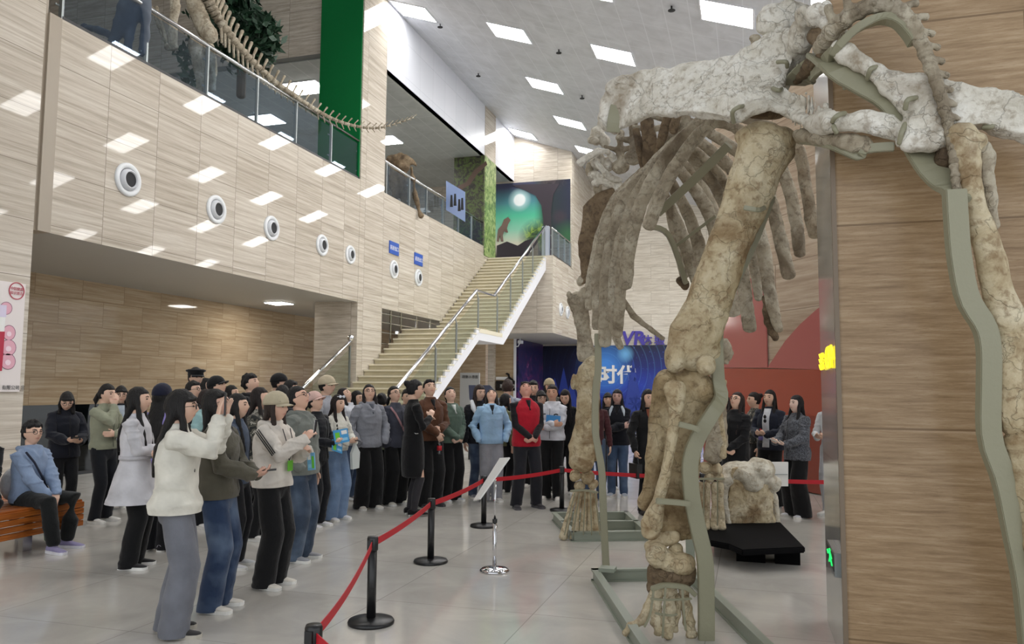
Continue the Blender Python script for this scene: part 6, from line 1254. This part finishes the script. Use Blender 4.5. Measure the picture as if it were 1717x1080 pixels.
leaflet(pD, palm(pD, 1, .05, 0)+[-.02, .02, -.11], (.4, 1, .15), (0, 0, 1), .05, .075, 'pale blue leaflet pressed under the hands of the woman in the beige cap', (120, 180, 220))
item(pII, 'blue_paper', MB().obox(surf(pII, -.06, 1.15, 1.2, 1, .05), (1, 0, .08), (0, 1, 0), (-.08, 0, 1), .105, .004, .075), mat('blue_paper', srgb(70, 150, 216), .5), 'bright blue paper held by the woman in the white lettered hoodie', 'paper')
def txt_on(pn, s, size, m, x, z, loose, side=1):
    p = surf(pn, x, z, loose, side, .012); Wp = pn['W'](p); r = pn['R'] @ np.array([-1.0*side, 0, 0]); return text(s, size*pn['S'], m, 'lettering', pn['root'], tuple(Wp), tuple(r), (0, 0, 1), .004, bold=.003)
txt_on(pII, 'GOG', .11, M_black, .13, 1.17, 1.2); txt_on(pX, 'TRENTE', .05, M_black, .10, 1.06, 1.15); txt_on(pX, 'K', .10, M_black, .03, 1.13, 1.15)
# sunglasses on hair and at the neckline
g = MB(); Hc, Hr = pX['hc'], pX['Hr']
for sx in (-1, 1): g.ball(Hc+Hr @ np.array([sx*.034, .075, .10]), (.028, .008, .02), 10, 6, Hr)
g.tube([Hc+Hr @ np.array([-.07, .05, .1]), Hc+Hr @ np.array([0, .08, .108]), Hc+Hr @ np.array([.07, .05, .1])], .004, 6); item(pX, 'sunglasses', g, mat('white_frame', srgb(220, 225, 235), .2), 'pale sunglasses pushed up on the hair of the girl in light jeans', 'sunglasses')
g = MB(); q = surf(pSS, 0, 1.26, 1.22, 1, .02)
for dz_ in (-.03, .03): g.ball(q+[0, .0, dz_], (.024, .006, .026), 12, 8)
g.tube([q+[0, 0, -.02], q+[0, 0, .06]], .004, 6); item(pSS, 'sunglasses', g, M_black, 'black round sunglasses hanging from the white top of the woman in navy', 'sunglasses')
# bottles
def bottle(pn, c, label, h=.2, m=None):
    o = item(pn, 'drink_bottle', MB().lathe(c, [(.026, -h*.5), (.031, -h*.46), (.031, h*.1), (.024, h*.22), (.012, h*.38), (.012, h*.44), (.001, h*.44)], 16), glassmat('bottle_plastic', srgb(222, 224, 224), .6) if 'bp' not in _mats else _mats['bp'], label, 'bottle')
    for nm, pr, mm in (('bottle_label', [(.0318, -h*.28), (.0318, -h*.02)], m or M_red), ('bottle_cap', [(.014, h*.42), (.014, h*.5), (.001, h*.5)], M_red)):
        me = MB().lathe(c, pr, 16).mesh(); cc = coords(me).astype('f8'); setco(me, (cc*pn['S']) @ pn['R'].T+np.array(pn['root'].location)); link(nm, me, mm, o, True)
    return o
bottle(pCC, palm(pCC, 0, .07, .02)-[0, 0, .10], 'clear drink bottle with red label hanging from the brown jacket man\'s hand', .24)
bottle(pSS, palm(pSS, 0, .07, .03)-[0, 0, .05], 'clear water bottle with violet label held by the woman in open navy jacket', .2, mat('violet_label', srgb(110, 100, 160), .4))
item(pTT, 'card', MB().obox(palm(pTT, 0, .08, .025), (1, .2, .3), (0, 1, .2), (-.3, 0, 1), .05, .05, .003), mat('card_pale', srgb(180, 200, 200), .4), 'small pale card held by the woman in the charcoal cardigan', 'card')
hbm = MB(); c = palm(pPP, 0, .09, 0)-[0, 0, .16]; hbm.box(c-[.03, .13, .12], c+[.05, .13, .07]).tube([c+[0, -.07, .07], c+[0, -.05, .15], c+[0, .05, .15], c+[0, .07, .07]], .007, 6); item(pPP, 'handbag', hbm, M_black, 'black square handbag carried by the woman in the rust shirt', 'handbag')
c = palm(pX, 1, .05, 0)-[0, 0, .2]; item(pX, 'carrier_bag', MB().prism([c+[-.07, 0, -.15], c+[.06, 0, -.16], c+[.08, 0, .05], c+[.01, 0, .18], c+[-.08, 0, .06]], (0, .04, 0)), mat('bag_white', srgb(210, 216, 214), .5), 'white plastic carrier bag hanging by the wide light jeans', 'bag')
bg = MB(); c = pF['wr'][1][0]; bg.ball(np.array([-.02, -.24, .62]), (.14, .08, .17), 16, 10); me = remesh(bg, .015, 1); cc = coords(me).astype('f8'); setco(me, (cc*pF['S']) @ pF['R'].T+np.array(pF['root'].location)); tag(link('backpack', me, cloth((206, 206, 210)), None, True), 'white and red backpack on the back of the boy in the blue hoodie', 'backpack')
part_on(pA, 'hair_tie', MB().tube([pA['wr'][0][2]+np.array([.024*math.cos(q), .024*math.sin(q), -.0]) for q in [2*math.pi*k/12 for k in range(13)]], .005, 6), M_black)
# hood panels on the dark jackets
for sx in (-1, 1): part_on(pNN, 'white_hood_panel', MB().tube([(sx*.075, .06, 1.40), (sx*.10, .075, 1.34), (sx*.11, .10, 1.26)], [.02, .026, .012], 8), cloth((200, 210, 220)))
part_on(pEE, 'white_hood', MB().tube([(-.12, 0, 1.42), (-.14, .08, 1.33), (-.11, .13, 1.22)], [.03, .04, .015], 8).tube([(.12, 0, 1.42), (.14, .08, 1.33), (.11, .13, 1.22)], [.03, .04, .015], 8), cloth((224, 226, 230)))
# black bag on the bench at the frame edge
person('person in black jacket sitting on the bench, only a shoulder inside the frame', -33, 690, 880, 8, hair='short', outer=(22, 22, 24), hem=.86, loose=1.5, arms='sit', sit=True, height=1.68, X=(-7.10, 5.68), wide=1.2)
for sc_ in (_ts,): bpy.data.scenes.remove(sc_)
